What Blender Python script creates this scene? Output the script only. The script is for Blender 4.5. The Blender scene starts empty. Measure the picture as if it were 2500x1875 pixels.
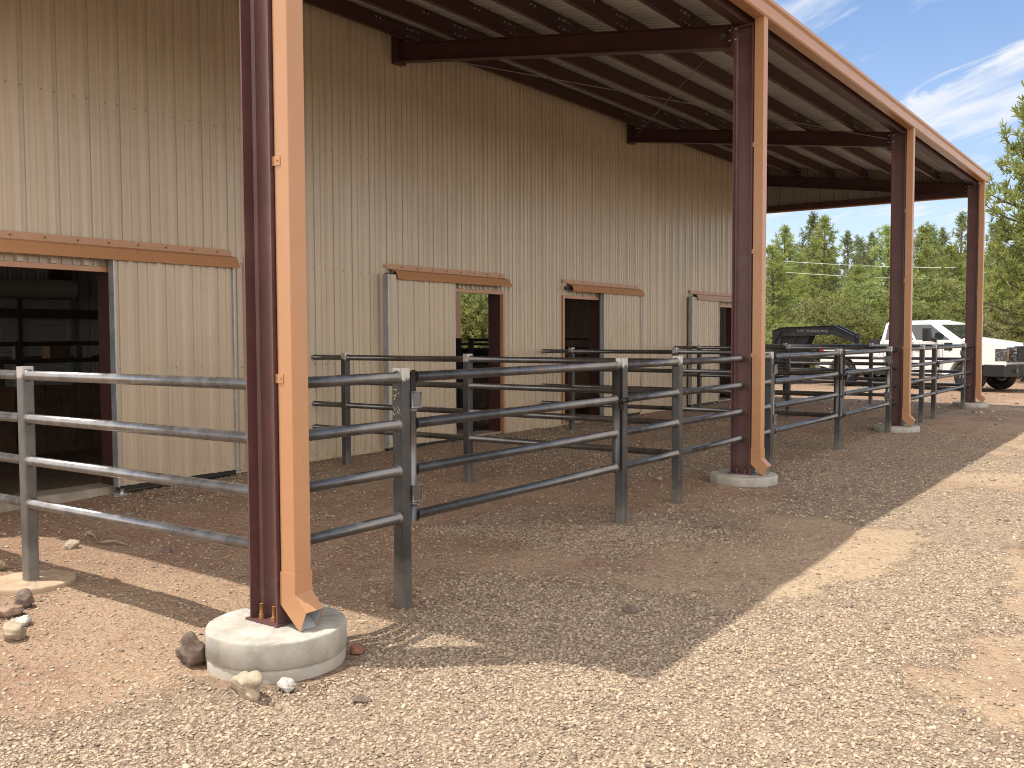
import bpy, math, random
import numpy as np
from mathutils import Vector, Matrix

# ------------------------------------------------------------------ camera, sky, sun, exposure
scene = bpy.context.scene
col = scene.collection
YAW, PITCH, ROLL, HC, F = 0.6160, 0.0498, -0.0040, 1.65, 2331.28
cyw, syw, cp, sp = math.cos(YAW), math.sin(YAW), math.cos(PITCH), math.sin(PITCH)
fwd = Vector((cyw * cp, syw * cp, -sp)); rt0 = Vector((syw, -cyw, 0)); up0 = rt0.cross(fwd)
cr, sr = math.cos(ROLL), math.sin(ROLL)
rt = cr * rt0 + sr * up0; up = -sr * rt0 + cr * up0
cam = bpy.data.cameras.new("camera")
cam.sensor_width = 36.0; cam.lens = 36.0 * F / 2500.0
cam.clip_start = 0.05; cam.clip_end = 3000
camo = bpy.data.objects.new("camera", cam); col.objects.link(camo)
camo.matrix_world = Matrix(((rt.x, up.x, -fwd.x, 0), (rt.y, up.y, -fwd.y, 0), (rt.z, up.z, -fwd.z, HC), (0, 0, 0, 1)))
scene.camera = camo

SUN_DIR = Vector((-0.235, 0.285, 1.0)).normalized()          # towards the sun
SUN_EL = math.asin(SUN_DIR.z)
SUN_ROT = math.atan2(SUN_DIR.x, SUN_DIR.y)
sun = bpy.data.lights.new("sun", 'SUN'); sun.energy = 3.5; sun.angle = math.radians(0.53)
sun.color = (1.0, 0.93, 0.81)
suno = bpy.data.objects.new("sun", sun); col.objects.link(suno)
suno.rotation_euler = SUN_DIR.to_track_quat('Z', 'Y').to_euler()
suno.location = (0, 0, 30)

world = bpy.data.worlds.new("World"); scene.world = world; world.use_nodes = True
wn, wl = world.node_tree.nodes, world.node_tree.links
wn.clear()
sky = wn.new('ShaderNodeTexSky'); sky.sky_type = 'NISHITA'; sky.sun_disc = False
sky.sun_elevation = SUN_EL; sky.sun_rotation = SUN_ROT
sky.altitude = 2000; sky.air_density = 1.0; sky.dust_density = 0.6; sky.ozone_density = 2.5
tc = wn.new('ShaderNodeTexCoord')
sep = wn.new('ShaderNodeSeparateXYZ'); wl.new(tc.outputs['Generated'], sep.inputs[0])
def wmath(op, a, b=None, clamp=False):
    n = wn.new('ShaderNodeMath'); n.operation = op; n.use_clamp = clamp
    for i, v in enumerate((a, b)):
        if v is None: continue
        if isinstance(v, (int, float)): n.inputs[i].default_value = v
        else: wl.new(v, n.inputs[i])
    return n.outputs[0]
zz = wmath('ADD', wmath('MAXIMUM', sep.outputs[2], 0.0), 0.18)
cx_ = wmath('DIVIDE', sep.outputs[0], zz); cy_ = wmath('DIVIDE', sep.outputs[1], zz)
comb = wn.new('ShaderNodeCombineXYZ'); wl.new(cx_, comb.inputs[0]); wl.new(cy_, comb.inputs[1])
# cirrus: streaks drawn out along one wind direction, thicker in some bands than in others
st = wmath('ADD', wmath('MULTIPLY', cx_, 0.57), wmath('MULTIPLY', cy_, 0.82))      # along the streaks
sn = wmath('SUBTRACT', wmath('MULTIPLY', cx_, 0.82), wmath('MULTIPLY', cy_, 0.57))  # across them
def streak(fa, fb, scale, detail, rough, dist, off):
    c = wn.new('ShaderNodeCombineXYZ'); wl.new(wmath('ADD', wmath('MULTIPLY', st, fa), off), c.inputs[0]); wl.new(wmath('MULTIPLY', sn, fb), c.inputs[1])
    nz = wn.new('ShaderNodeTexNoise'); wl.new(c.outputs[0], nz.inputs['Vector']); nz.inputs['Scale'].default_value = scale
    nz.inputs['Detail'].default_value = detail; nz.inputs['Roughness'].default_value = rough; nz.inputs['Distortion'].default_value = dist
    return nz.outputs[0]
n_a = streak(1.6, 4.2, 1.6, 8, 0.60, 0.7, 2.0); n_b = streak(2.0, 14.0, 1.3, 6, 0.62, 0.5, 7.0)
rp = wn.new('ShaderNodeValToRGB'); wl.new(wmath('DIVIDE', wmath('SUBTRACT', wmath('ADD', sn, wmath('MULTIPLY', wmath('SUBTRACT', n_a, 0.5), 0.25)), 0.8), 2.0), rp.inputs[0])
el = rp.color_ramp.elements
for i, (p_, v_) in enumerate(((0, .46), (.18, .52), (.27, .34), (.33, .14), (.39, .16), (.43, .86), (.48, .72), (.60, .48), (.75, .56), (1, .62))):
    e_ = el[i] if i < 2 else el.new(p_)
    e_.position = p_; e_.color = (v_, v_, v_, 1)
sep_c = wn.new('ShaderNodeSeparateColor'); wl.new(rp.outputs[0], sep_c.inputs[0])
amt = wmath('ADD', sep_c.outputs[0], wmath('ADD', wmath('MULTIPLY', wmath('SUBTRACT', n_a, 0.5), 1.3), wmath('MULTIPLY', wmath('SUBTRACT', n_b, 0.5), 0.7)))
mr_ = wn.new('ShaderNodeMapRange'); mr_.interpolation_type = 'SMOOTHSTEP'; wl.new(amt, mr_.inputs[0]); mr_.inputs[1].default_value = 0.12; mr_.inputs[2].default_value = 1.05
cl = mr_.outputs[0]
# thin veil of high cloud towards the horizon
veil = wmath('MULTIPLY', wmath('POWER', wmath('SUBTRACT', 1.0, wmath('MAXIMUM', sep.outputs[2], 0.0)), 4.0), 0.75)
cl = wmath('MAXIMUM', cl, veil)
mix = wn.new('ShaderNodeMix'); mix.data_type = 'RGBA'
# extra bright cloud added behind the view, unseen, to fill the shaded areas
dv = wn.new('ShaderNodeVectorMath'); dv.operation = 'DOT_PRODUCT'; wl.new(tc.outputs['Generated'], dv.inputs[0]); dv.inputs[1].default_value = (0.80, 0.45, 0.35)
br = wn.new('ShaderNodeMapRange'); br.interpolation_type = 'SMOOTHSTEP'; wl.new(dv.outputs['Value'], br.inputs[0])
br.inputs[1].default_value = 0.70; br.inputs[2].default_value = -0.15
cl = wmath('MAXIMUM', cl, wmath('MULTIPLY', br.outputs[0], 0.75))
cc_ = wn.new('ShaderNodeMix'); cc_.data_type = 'RGBA'; wl.new(br.outputs[0], cc_.inputs[0])
cc_.inputs[6].default_value = (4.9, 5.0, 5.2, 1); cc_.inputs[7].default_value = (15.0, 13.5, 11.7, 1)
hs_ = wn.new('ShaderNodeHueSaturation'); wl.new(sky.outputs[0], hs_.inputs['Color']); hs_.inputs['Saturation'].default_value = 1.22; hs_.inputs['Value'].default_value = 1.0
wl.new(cl, mix.inputs[0]); wl.new(hs_.outputs[0], mix.inputs[6]); wl.new(cc_.outputs[2], mix.inputs[7])
bg = wn.new('ShaderNodeBackground'); wl.new(mix.outputs[2], bg.inputs[0]); bg.inputs[1].default_value = 0.112
wo = wn.new('ShaderNodeOutputWorld'); wl.new(bg.outputs[0], wo.inputs[0])

vs = scene.view_settings
vs.view_transform = 'Standard'; vs.look = 'None'; vs.exposure = 0.80; vs.gamma = 1.0; vs.use_curve_mapping = False
scene.cycles.filter_width = 1.05
scene.cycles.max_bounces = 8; scene.cycles.diffuse_bounces = 5; scene.cycles.glossy_bounces = 4
scene.cycles.use_denoising = True
scene.cycles.sample_clamp_indirect = 6.0

# ------------------------------------------------------------------ helpers
rnd = random.Random(7)
nrg = np.random.default_rng(11)
ZB = 0.262                                                   # top of footings

def pix(u, v_or_none, dist):
    """point on the ground plan at a bearing given by a column of the photo and a distance"""
    a = YAW - math.atan((u - 1250) / F)
    return dist * math.cos(a), dist * math.sin(a)

class MB:
    def __init__(s): s.v = []; s.f = []; s.m = []; s.sm = []
    def add(s, vs_, fs, mat=0, smooth=False):
        b = len(s.v); s.v += [tuple(q) for q in vs_]
        for f in fs:
            s.f.append([b + i for i in f]); s.m.append(mat); s.sm.append(smooth)
        return s
    def box(s, x0, x1, y0, y1, z0, z1, mat=0):
        return s.add([(x0,y0,z0),(x1,y0,z0),(x1,y1,z0),(x0,y1,z0),(x0,y0,z1),(x1,y0,z1),(x1,y1,z1),(x0,y1,z1)],
                     [(0,3,2,1),(4,5,6,7),(0,1,5,4),(1,2,6,5),(2,3,7,6),(3,0,4,7)], mat)
    def rbox(s, x0, x1, y0, y1, z0, z1, r=0.008, mat=0, seg=2):
        """box with rounded vertical edges and a chamfered top"""
        prof = []
        for cx, cy, a0 in ((x1-r, y1-r, 0), (x0+r, y1-r, 90), (x0+r, y0+r, 180), (x1-r, y0+r, 270)):
            for k in range(seg+1):
                a = math.radians(a0 + 90*k/seg); prof.append((cx + r*math.cos(a), cy + r*math.sin(a)))
        return s.prism(prof, z0, z1, mat)
    def prism(s, prof, z0, z1, mat=0, smooth=False):
        n = len(prof)
        vs_ = [(x, y, z0) for x, y in prof] + [(x, y, z1) for x, y in prof]
        fs = [(i, (i+1) % n, n+(i+1) % n, n+i) for i in range(n)] + [tuple(range(n-1, -1, -1)), tuple(range(n, 2*n))]
        return s.add(vs_, fs, mat, smooth)
    def extrude(s, prof, axis, a0, a1, mat=0, closed=True, caps=True, smooth=False):
        """profile in the two other axes (cyclic order), extruded along an axis"""
        n = len(prof)
        def P(p, a):
            if axis == 0: return (a, p[0], p[1])
            if axis == 1: return (p[0], a, p[1])
            return (p[0], p[1], a)
        vs_ = [P(q, a0) for q in prof] + [P(q, a1) for q in prof]
        m = n if closed else n-1
        fs = [(i, (i+1) % n, n+(i+1) % n, n+i) for i in range(m)]
        if closed and caps: fs += [tuple(range(n-1, -1, -1)), tuple(range(n, 2*n))]
        return s.add(vs_, fs, mat, smooth)
    def tube(s, pts, r, seg=12, mat=0, cap=True, smooth=True):
        pts = [Vector(q) for q in pts]
        rs = [float(q) for q in r] if isinstance(r, (list, tuple)) else [float(r)]*len(pts)
        rings = []; b = len(s.v)
        for i, q in enumerate(pts):
            if i == 0: d = pts[1]-pts[0]
            elif i == len(pts)-1: d = pts[-1]-pts[-2]
            else: d = (pts[i+1]-pts[i]).normalized() + (pts[i]-pts[i-1]).normalized()
            d.normalize()
            h = Vector((0,0,1)) if abs(d.z) < 0.9 else Vector((1,0,0))
            u = d.cross(h).normalized(); w = d.cross(u)
            for k in range(seg):
                a = 2*math.pi*k/seg
                s.v.append(tuple(q + rs[i]*(math.cos(a)*u + math.sin(a)*w)))
        for i in range(len(pts)-1):
            for k in range(seg):
                s.f.append([b+i*seg+k, b+i*seg+(k+1) % seg, b+(i+1)*seg+(k+1) % seg, b+(i+1)*seg+k]); s.m.append(mat); s.sm.append(smooth)
        if cap:
            s.f.append([b+k for k in range(seg)]); s.m.append(mat); s.sm.append(False)
            e = b+(len(pts)-1)*seg
            s.f.append([e+k for k in range(seg-1, -1, -1)]); s.m.append(mat); s.sm.append(False)
        return s
    def build(s, name, mats, parent=None, bevel=0.0):
        me = bpy.data.meshes.new(name); me.from_pydata(s.v, [], s.f)
        if not isinstance(mats, (list, tuple)): mats = [mats]
        for m in mats: me.materials.append(m)
        me.polygons.foreach_set('material_index', s.m); me.polygons.foreach_set('use_smooth', s.sm)
        me.update()
        o = bpy.data.objects.new(name, me); col.objects.link(o)
        if parent is not None:
            o.parent = parent
            o.matrix_parent_inverse = Matrix.Translation(-Vector(parent.location)) if parent.parent is None else Matrix.Identity(4)
        if bevel:
            bv = o.modifiers.new('bevel', 'BEVEL'); bv.width = bevel; bv.segments = 2; bv.limit_method = 'ANGLE'
        return o

def recalc(o):
    import bmesh
    bm = bmesh.new(); bm.from_mesh(o.data); bmesh.ops.recalc_face_normals(bm, faces=bm.faces); bm.to_mesh(o.data); bm.free()
    return o

def tag(o, label=None, cat=None, group=None, kind=None):
    if label: o['label'] = label
    if cat: o['category'] = cat
    if group: o['group'] = group
    if kind: o['kind'] = kind
    return o
def thing(name, label, cat, loc=(0,0,0), group=None):
    o = bpy.data.objects.new(name, None); o.empty_display_size = 0.2; col.objects.link(o); o.location = loc
    return tag(o, label, cat, group)
def copy_tree(o, parent=None):
    c = o.copy(); col.objects.link(c)
    if parent is not None: c.parent = parent
    for ch in list(o.children): copy_tree(ch, c)
    return c

def text_mesh(name, body, size, mat, mw, parent, ext=.004):
    cu = bpy.data.curves.new(name, 'FONT'); cu.body = body; cu.size = size; cu.align_x = 'CENTER'; cu.align_y = 'CENTER'; cu.extrude = ext
    o = bpy.data.objects.new(name, cu); col.objects.link(o)
    me = bpy.data.meshes.new_from_object(o); bpy.data.objects.remove(o); me.name = name
    me.transform(mw); me.materials.append(mat)
    n_ = bpy.data.objects.new(name, me); col.objects.link(n_)
    if parent is not None: n_.parent = parent; n_.matrix_parent_inverse = Matrix.Translation(-Vector(parent.location)) if parent.parent is None else Matrix.Identity(4)
    return n_
FACE_X = Matrix.Rotation(math.radians(-90), 4, 'Z') @ Matrix.Rotation(math.radians(90), 4, 'X')

# ------------------------------------------------------------------ materials
class NT:
    def __init__(s, name):
        s.mat = bpy.data.materials.new(name); s.mat.use_nodes = True
        s.n = s.mat.node_tree.nodes; s.l = s.mat.node_tree.links
        s.n.clear()
        s.out = s.n.new('ShaderNodeOutputMaterial')
        s.p = s.n.new('ShaderNodeBsdfPrincipled'); s.l.new(s.p.outputs[0], s.out.inputs[0])
        s.tc = s.n.new('ShaderNodeTexCoord')
    def set(s, **k):
        for a, b in k.items():
            inp = s.p.inputs[a.replace('_', ' ')]
            if hasattr(b, 'is_output') or isinstance(b, bpy.types.NodeSocket): s.l.new(b, inp)
            elif isinstance(b, (tuple, list)) and len(b) == 3: inp.default_value = (*b, 1)
            else: inp.default_value = b
        return s
    def coord(s, kind='Object', scale=(1,1,1), rot=(0,0,0)):
        m = s.n.new('ShaderNodeMapping'); s.l.new(s.tc.outputs[kind], m.inputs[0])
        m.inputs['Scale'].default_value = scale; m.inputs['Rotation'].default_value = rot
        return m.outputs[0]
    def noise(s, vec, scale, detail=4, rough=0.55, dist=0.0):
        n = s.n.new('ShaderNodeTexNoise'); s.l.new(vec, n.inputs['Vector'])
        n.inputs['Scale'].default_value = scale; n.inputs['Detail'].default_value = detail
        n.inputs['Roughness'].default_value = rough; n.inputs['Distortion'].default_value = dist
        return n.outputs[0]
    def voro(s, vec, scale, feature='F1', out='Distance'):
        n = s.n.new('ShaderNodeTexVoronoi'); s.l.new(vec, n.inputs['Vector']); n.feature = feature
        n.inputs['Scale'].default_value = scale
        return n.outputs[out]
    def rng(s, v, a, b, c=0.0, d=1.0, smooth=True):
        n = s.n.new('ShaderNodeMapRange'); s.l.new(v, n.inputs[0])
        if smooth: n.interpolation_type = 'SMOOTHSTEP'
        for i, q in enumerate((a, b, c, d)): n.inputs[i+1].default_value = q
        return n.outputs[0]
    def mix(s, f, a, b, mode='MIX'):
        n = s.n.new('ShaderNodeMix'); n.data_type = 'RGBA'; n.blend_type = mode
        for i, v in ((0, f), (6, a), (7, b)):
            if isinstance(v, bpy.types.NodeSocket): s.l.new(v, n.inputs[i])
            elif isinstance(v, (int, float)): n.inputs[i].default_value = v
            else: n.inputs[i].default_value = (*v, 1)
        return n.outputs[2]
    def math(s, op, a, b=0.0, clamp=False):
        n = s.n.new('ShaderNodeMath'); n.operation = op; n.use_clamp = clamp
        for i, v in enumerate((a, b)):
            if isinstance(v, bpy.types.NodeSocket): s.l.new(v, n.inputs[i])
            else: n.inputs[i].default_value = v
        return n.outputs[0]
    def ramp(s, v, stops):
        n = s.n.new('ShaderNodeValToRGB'); s.l.new(v, n.inputs[0])
        e = n.color_ramp.elements
        while len(e) > 1: e.remove(e[-1])
        e[0].position, e[0].color = stops[0][0], (*stops[0][1], 1)
        for p_, c_ in stops[1:]:
            q = e.new(p_); q.color = (*c_, 1)
        return n.outputs[0]
    def bump(s, h, strength=0.3, dist=0.01):
        n = s.n.new('ShaderNodeBump'); s.l.new(h, n.inputs['Height'])
        n.inputs['Strength'].default_value = strength; n.inputs['Distance'].default_value = dist
        s.l.new(n.outputs[0], s.p.inputs['Normal']); return s
    def attr(s, name, out='Fac'):
        n = s.n.new('ShaderNodeAttribute'); n.attribute_name = name; return n.outputs[out]
    def sepz(s, vec, i=2):
        n = s.n.new('ShaderNodeSeparateXYZ'); s.l.new(vec, n.inputs[0]); return n.outputs[i]

def paint(name, c, rough=0.45, var=0.12, scale=2.0, spec=0.4, dust=None):
    m = NT(name); v = m.coord('Object')
    n1 = m.noise(v, scale, 5, 0.6); n2 = m.noise(v, scale*14, 3, 0.6)
    f = m.rng(m.math('ADD', m.math('MULTIPLY', n1, 0.7), m.math('MULTIPLY', n2, 0.3)), 0.3, 0.7)
    cc = m.mix(f, tuple(q*(1-var) for q in c), tuple(min(1, q*(1+var)) for q in c))
    if dust:
        d = m.rng(m.noise(v, 5.0, 6, 0.7), 0.52, 0.75, 0, dust)
        cc = m.mix(d, cc, (0.38, 0.28, 0.2))
    m.set(Base_Color=cc, Roughness=m.rng(n2, 0.2, 0.8, rough-0.07, rough+0.1), Specular_IOR_Level=spec)
    m.bump(n1, 0.03, 0.004)
    return m.mat

def wall_mat(name, c, rough=0.42):
    m = NT(name); v = m.coord('Object')
    st = m.noise(m.coord('Object', (6, 6, 0.25)), 1.0, 4, 0.6)
    n1 = m.noise(v, 0.8, 4, 0.6); z = m.sepz(v)
    cc = m.mix(m.rng(n1, 0.3, 0.7), tuple(q*0.94 for q in c), tuple(q*1.05 for q in c))
    cc = m.mix(m.rng(st, 0.45, 0.8, 0, 0.10), cc, tuple(q*0.8 for q in c))
    splash = m.math('MULTIPLY', m.rng(z, 0.2, 0.75, 1, 0), m.rng(m.noise(v, 4, 6, 0.7), 0.35, 0.75))
    cc = m.mix(m.math('MULTIPLY', splash, 0.35), cc, (0.30, 0.20, 0.13))
    m.set(Base_Color=cc, Roughness=m.rng(st, 0.2, 0.8, rough-0.05, rough+0.06), Specular_IOR_Level=0.65)
    oil = m.noise(m.coord('Object', (1.5, 1.5, 0.5)), 3.0, 2, 0.5)
    m.bump(oil, 0.12, 0.012)
    return m.mat

def steel(name, c=(0.16,0.16,0.17), metal=0.75, rough=0.36, cap=None, rust=0.0):
    m = NT(name); v = m.coord('Object')
    n1 = m.noise(v, 7, 5, 0.65); n2 = m.noise(v, 40, 4, 0.6); st = m.noise(m.coord('Object', (3, 3, 3)), 2.2, 5, 0.7, 0.8)
    cc = m.mix(m.rng(n1, 0.35, 0.65), tuple(q*0.86 for q in c), tuple(q*1.14 for q in c))
    sc = m.rng(n2, 0.68, 0.78, 0, 0.35)
    cc = m.mix(sc, cc, (0.42, 0.42, 0.43))
    if rust: cc = m.mix(m.rng(st, 0.62, 0.72, 0, rust), cc, (0.32, 0.16, 0.06))
    if cap is not None:
        z = m.sepz(v)
        cf = m.rng(m.math('ADD', z, m.math('MULTIPLY', m.noise(v, 18, 3, 0.6), 0.10)), cap-0.012, cap+0.012)
        cc = m.mix(cf, cc, (0.46, 0.45, 0.44))
        ft = m.rng(m.math('ADD', z, m.math('MULTIPLY', m.noise(v, 9, 4, 0.7), 0.35)), 0.38, 0.62, 0.55, 0)
        cc = m.mix(ft, cc, (0.25, 0.235, 0.21))
    m.set(Base_Color=cc, Metallic=metal, Roughness=m.rng(n1, 0.3, 0.7, rough-0.05, rough+0.09))
    m.bump(n2, 0.05, 0.003)
    return m.mat

TAN = wall_mat('tan_siding', (0.475, 0.390, 0.287), 0.27)
LINER = wall_mat('pale_liner', (0.36, 0.37, 0.36), 0.5)
COPPER = paint('copper_trim', (0.405, 0.21, 0.105), 0.32, 0.035, 0.8, 0.55)
MAROON = paint('maroon_primer', (0.095, 0.042, 0.042), 0.38, 0.18, 3.0, 0.5, dust=0.13)
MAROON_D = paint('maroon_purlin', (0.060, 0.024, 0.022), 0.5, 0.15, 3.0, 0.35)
DECK = paint('galvalume_deck', (0.50, 0.485, 0.465), 0.40, 0.12, 1.2, 0.4)
GALV = steel('galvanised', (0.42, 0.44, 0.46), 0.65, 0.42)
SCREW = paint('screw_head', (0.16, 0.115, 0.075), 0.5, 0.2, 20)
PIPE = steel('pipe_steel', (0.150, 0.149, 0.153), 0.82, 0.29, rust=0.0)
PIPE_R = steel('pipe_steel_rust', (0.150, 0.149, 0.153), 0.78, 0.29, rust=0.85)
PIPE_L = steel('pipe_steel_bright', (0.26, 0.257, 0.262), 0.9, 0.27)
POST = steel('post_steel', (0.066, 0.067, 0.070), 0.6, 0.34, cap=1.457)
POST_L = steel('post_steel_bright', (0.135, 0.13, 0.125), 0.6, 0.40, cap=1.455)
WELD = steel('weld_bead', (0.17, 0.162, 0.155), 0.7, 0.42)
GROUND_W = steel('ground_weld', (0.45, 0.44, 0.43), 0.5, 0.45)
BLACKST = paint('black_latch', (0.018, 0.018, 0.019), 0.4, 0.2, 10)
RUSTY = paint('rusty_bolt', (0.27, 0.125, 0.04), 0.75, 0.3, 40)
DARKIN = paint('dark_interior_steel', (0.05, 0.048, 0.048), 0.5, 0.2, 4)
WOOD = paint('stall_boards', (0.16, 0.10, 0.06), 0.7, 0.35, 4)

def concrete(name, c):
    m = NT(name); v = m.coord('Object')
    n1 = m.noise(v, 5, 6, 0.65); n2 = m.noise(v, 60, 4, 0.7); st = m.noise(m.coord('Object', (5, 5, 0.6)), 1.6, 5, 0.6)
    cc = m.mix(m.rng(n1, 0.3, 0.7), tuple(q*0.72 for q in c), tuple(q*1.12 for q in c))
    cc = m.mix(m.rng(st, 0.42, 0.72, 0, 0.5), cc, (c[0]*0.74, c[1]*0.66, c[2]*0.54))
    pit = m.rng(m.voro(v, 22), 0.0, 0.16, 0.85, 0.0)
    cc = m.mix(m.math('MULTIPLY', pit, m.rng(n1, 0.5, 0.65)), cc, tuple(q*0.35 for q in c))
    z = m.sepz(v)
    dirt = m.math('MULTIPLY', m.rng(z, 0.06, 0.16, 1, 0), m.rng(n1, 0.35, 0.65))
    cc = m.mix(m.math('MULTIPLY', dirt, 0.7), cc, (0.26, 0.17, 0.11))
    m.set(Base_Color=cc, Roughness=0.85, Specular_IOR_Level=0.25)
    h = m.math('ADD', m.math('MULTIPLY', n2, 0.4), n1)
    m.bump(h, 0.25, 0.006); return m.mat
CONC = concrete('concrete', (0.40, 0.385, 0.35))
CONC_D = concrete('stem_concrete', (0.30, 0.26, 0.215))

def rockmat(name, c, c2, pit=0.0):
    m = NT(name); v = m.coord('Object')
    n1 = m.noise(v, 14, 6, 0.7); n2 = m.noise(v, 90, 4, 0.7)
    cc = m.mix(m.rng(n1, 0.35, 0.65), c, c2)
    if pit: cc = m.mix(m.rng(m.voro(v, 55), 0.0, 0.25, pit, 0), cc, tuple(q*0.25 for q in c))
    m.set(Base_Color=cc, Roughness=0.9, Specular_IOR_Level=0.2)
    m.bump(m.math('ADD', n1, m.math('MULTIPLY', n2, 0.4)), 0.7, 0.02); return m.mat
ROCK_D = rockmat('basalt', (0.115, 0.085, 0.075), (0.20, 0.15, 0.125), 0.5)
ROCK_P = rockmat('pale_rock', (0.42, 0.35, 0.26), (0.30, 0.25, 0.20), 0.2)
ROCK_W = rockmat('white_rock', (0.55, 0.52, 0.48), (0.28, 0.26, 0.25), 0.6)
STICK = rockmat('dead_wood', (0.34, 0.27, 0.19), (0.22, 0.17, 0.12))

# ------------------------------------------------------------------ ground
def vnoise(x, y, scale, seed):
    """smooth value noise, numpy"""
    x = np.asarray(x)*scale; y = np.asarray(y)*scale
    r = np.random.default_rng(seed); T = r.random((256, 256))
    xi = np.floor(x).astype(int); yi = np.floor(y).astype(int); fx = x-xi; fy = y-yi
    fx = fx*fx*(3-2*fx); fy = fy*fy*(3-2*fy)
    g = lambda a, b: T[a % 256, b % 256]
    return (g(xi, yi)*(1-fx)+g(xi+1, yi)*fx)*(1-fy)+(g(xi, yi+1)*(1-fx)+g(xi+1, yi+1)*fx)*fy
def fbm(x, y, scale, seed, oct_=4):
    s = 0; a = 0.5; t = 0
    for k in range(oct_):
        s = s + a*vnoise(x, y, scale*2**k, seed+k); t += a; a *= 0.5
    return s/t
def sstep(a, b, x):
    t = np.clip((np.asarray(x, float)-a)/(b-a), 0, 1); return t*t*(3-2*t)
def gz(x, y):
    """height of the ground"""
    x = np.asarray(x, float); y = np.asarray(y, float)
    z = 0.045 + 0.12*sstep(2.0, 7.4, x + 0.6*(y-3.6))*sstep(-3, 4, y) + 0.07*sstep(2.5, 8, x)*(1-sstep(-3, 4, y))
    z = z - 0.10*sstep(20, 30, x)
    z = z + 0.05*sstep(6.8, 8.0, y)*(1-sstep(9, 10, y))*sstep(4.5, 7.5, x)*(1-sstep(21, 22, x))
    near = (1-sstep(30, 60, np.hypot(x, y)))
    for fx in (3.09, 9.145, 15.3, 21.395):
        z = z + 0.028*np.exp(-((np.hypot(x-fx, y-3.61)-0.40)/0.13)**2)
    z = z + near*(0.035*(fbm(x, y, 0.9, 3)-0.5) + 0.018*(fbm(x, y, 4.0, 9, 3)-0.5))
    far = sstep(60, 160, np.hypot(x, y)); z = z + far*3.0*fbm(x, y, 0.012, 21)
    return z
def gzf(x, y): return float(gz(x, y))
def gravel_amount(x, y):
    g = fbm(x, y, 0.75, 31, 5)
    g = sstep(0.44, 0.63, g)
    for bx, by, r, a in ((2.6, 2.4, 1.1, .7), (4.3, 3.0, 0.8, .6), (2.2, 3.4, .5, .5), (6.9, 3.2, 0.9, .6), (9.3, 2.9, 1.0, .4), (3.2, 1.2, .9, .6), (12, 3, 2.5, .35)):
        g = g + a*np.exp(-(((x-bx)/r)**2 + ((y-by)/r)**2))
    for bx, by, r, a in ((2.7, 4.9, .7, .7), (3.5, 5.6, .6, .5), (5.5, 2.6, .8, .5), (7.5, 1.8, .8, .3)):
        g = g - a*np.exp(-(((x-bx)/r)**2 + ((y-by)/r)**2))
    return np.clip(g, 0, 1)

def axis(lo, hi, step, far):
    a = list(np.arange(lo, hi+1e-6, step)); d = step*1.5
    q = hi
    while q < far: q += d; d *= 1.28; a.append(q)
    q = lo; d = step*1.5
    while q > -far: q -= d; d *= 1.28; a.insert(0, q)
    return np.array(a)
gx = axis(1.0, 24.0, 0.085, 900); gy = axis(-3.0, 9.0, 0.085, 900)
GX, GY = np.meshgrid(gx, gy, indexing='ij'); GZ = gz(GX, GY)
nx, ny = GX.shape
me = bpy.data.meshes.new('ground')
me.vertices.add(nx*ny); me.vertices.foreach_set('co', np.stack([GX, GY, GZ], -1).astype(np.float32).ravel())
ii, jj = np.meshgrid(np.arange(nx-1), np.arange(ny-1), indexing='ij')
q = np.stack([ii*ny+jj, (ii+1)*ny+jj, (ii+1)*ny+jj+1, ii*ny+jj+1], -1).reshape(-1, 4)
me.loops.add(q.size); me.polygons.add(len(q))
me.loops.foreach_set('vertex_index', q.astype(np.int32).ravel())
me.polygons.foreach_set('loop_start', (np.arange(len(q))*4).astype(np.int32))
me.update(); me.validate()
at = me.attributes.new('gravel', 'FLOAT', 'POINT'); at.data.foreach_set('value', gravel_amount(GX, GY).astype(np.float32).ravel())
me.polygons.foreach_set('use_smooth', np.ones(len(q), bool))
ground = bpy.data.objects.new('ground', me); col.objects.link(ground); tag(ground, kind='structure')
m = NT('gravel_ground'); v = m.coord('Object')
big = m.noise(v, 0.35, 5, 0.6); med = m.noise(v, 1.7, 6, 0.65); fine = m.noise(v, 28, 5, 0.7)
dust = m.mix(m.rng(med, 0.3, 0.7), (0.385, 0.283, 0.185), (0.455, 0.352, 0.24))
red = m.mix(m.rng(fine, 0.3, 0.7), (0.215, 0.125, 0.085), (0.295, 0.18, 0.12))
yv = m.sepz(v, 1); inn = m.rng(m.math('ADD', yv, m.math('MULTIPLY', med, 1.2)), 2.4, 5.0)  # dirt under the canopy: redder, and darkened in colour to deepen its shade
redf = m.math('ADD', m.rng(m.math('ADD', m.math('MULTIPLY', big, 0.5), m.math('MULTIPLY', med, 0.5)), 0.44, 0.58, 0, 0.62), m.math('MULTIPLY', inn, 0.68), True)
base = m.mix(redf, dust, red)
vor = m.voro(v, 46, 'F1', 'Color'); vd = m.voro(v, 46, 'F1', 'Distance')
vorL = m.voro(v, 24, 'F1', 'Color'); vdL = m.voro(v, 24, 'F1', 'Distance')
def stonecol(vc):
    s = m.n.new('ShaderNodeSeparateColor'); m.l.new(vc, s.inputs[0])
    return m.ramp(s.outputs[0], [(0.0, (0.15, 0.12, 0.10)), (0.2, (0.27, 0.215, 0.165)), (0.55, (0.38, 0.305, 0.23)), (0.85, (0.46, 0.385, 0.30)), (1.0, (0.30, 0.20, 0.145))])
gcol = m.mix(m.rng(med, 0.35, 0.65), stonecol(vor), stonecol(vorL))
gf = m.math('ADD', m.attr('gravel'), m.math('MULTIPLY', m.math('SUBTRACT', fine, 0.5), 1.0))
gmask = m.rng(gf, 0.15, 0.6)
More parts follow.
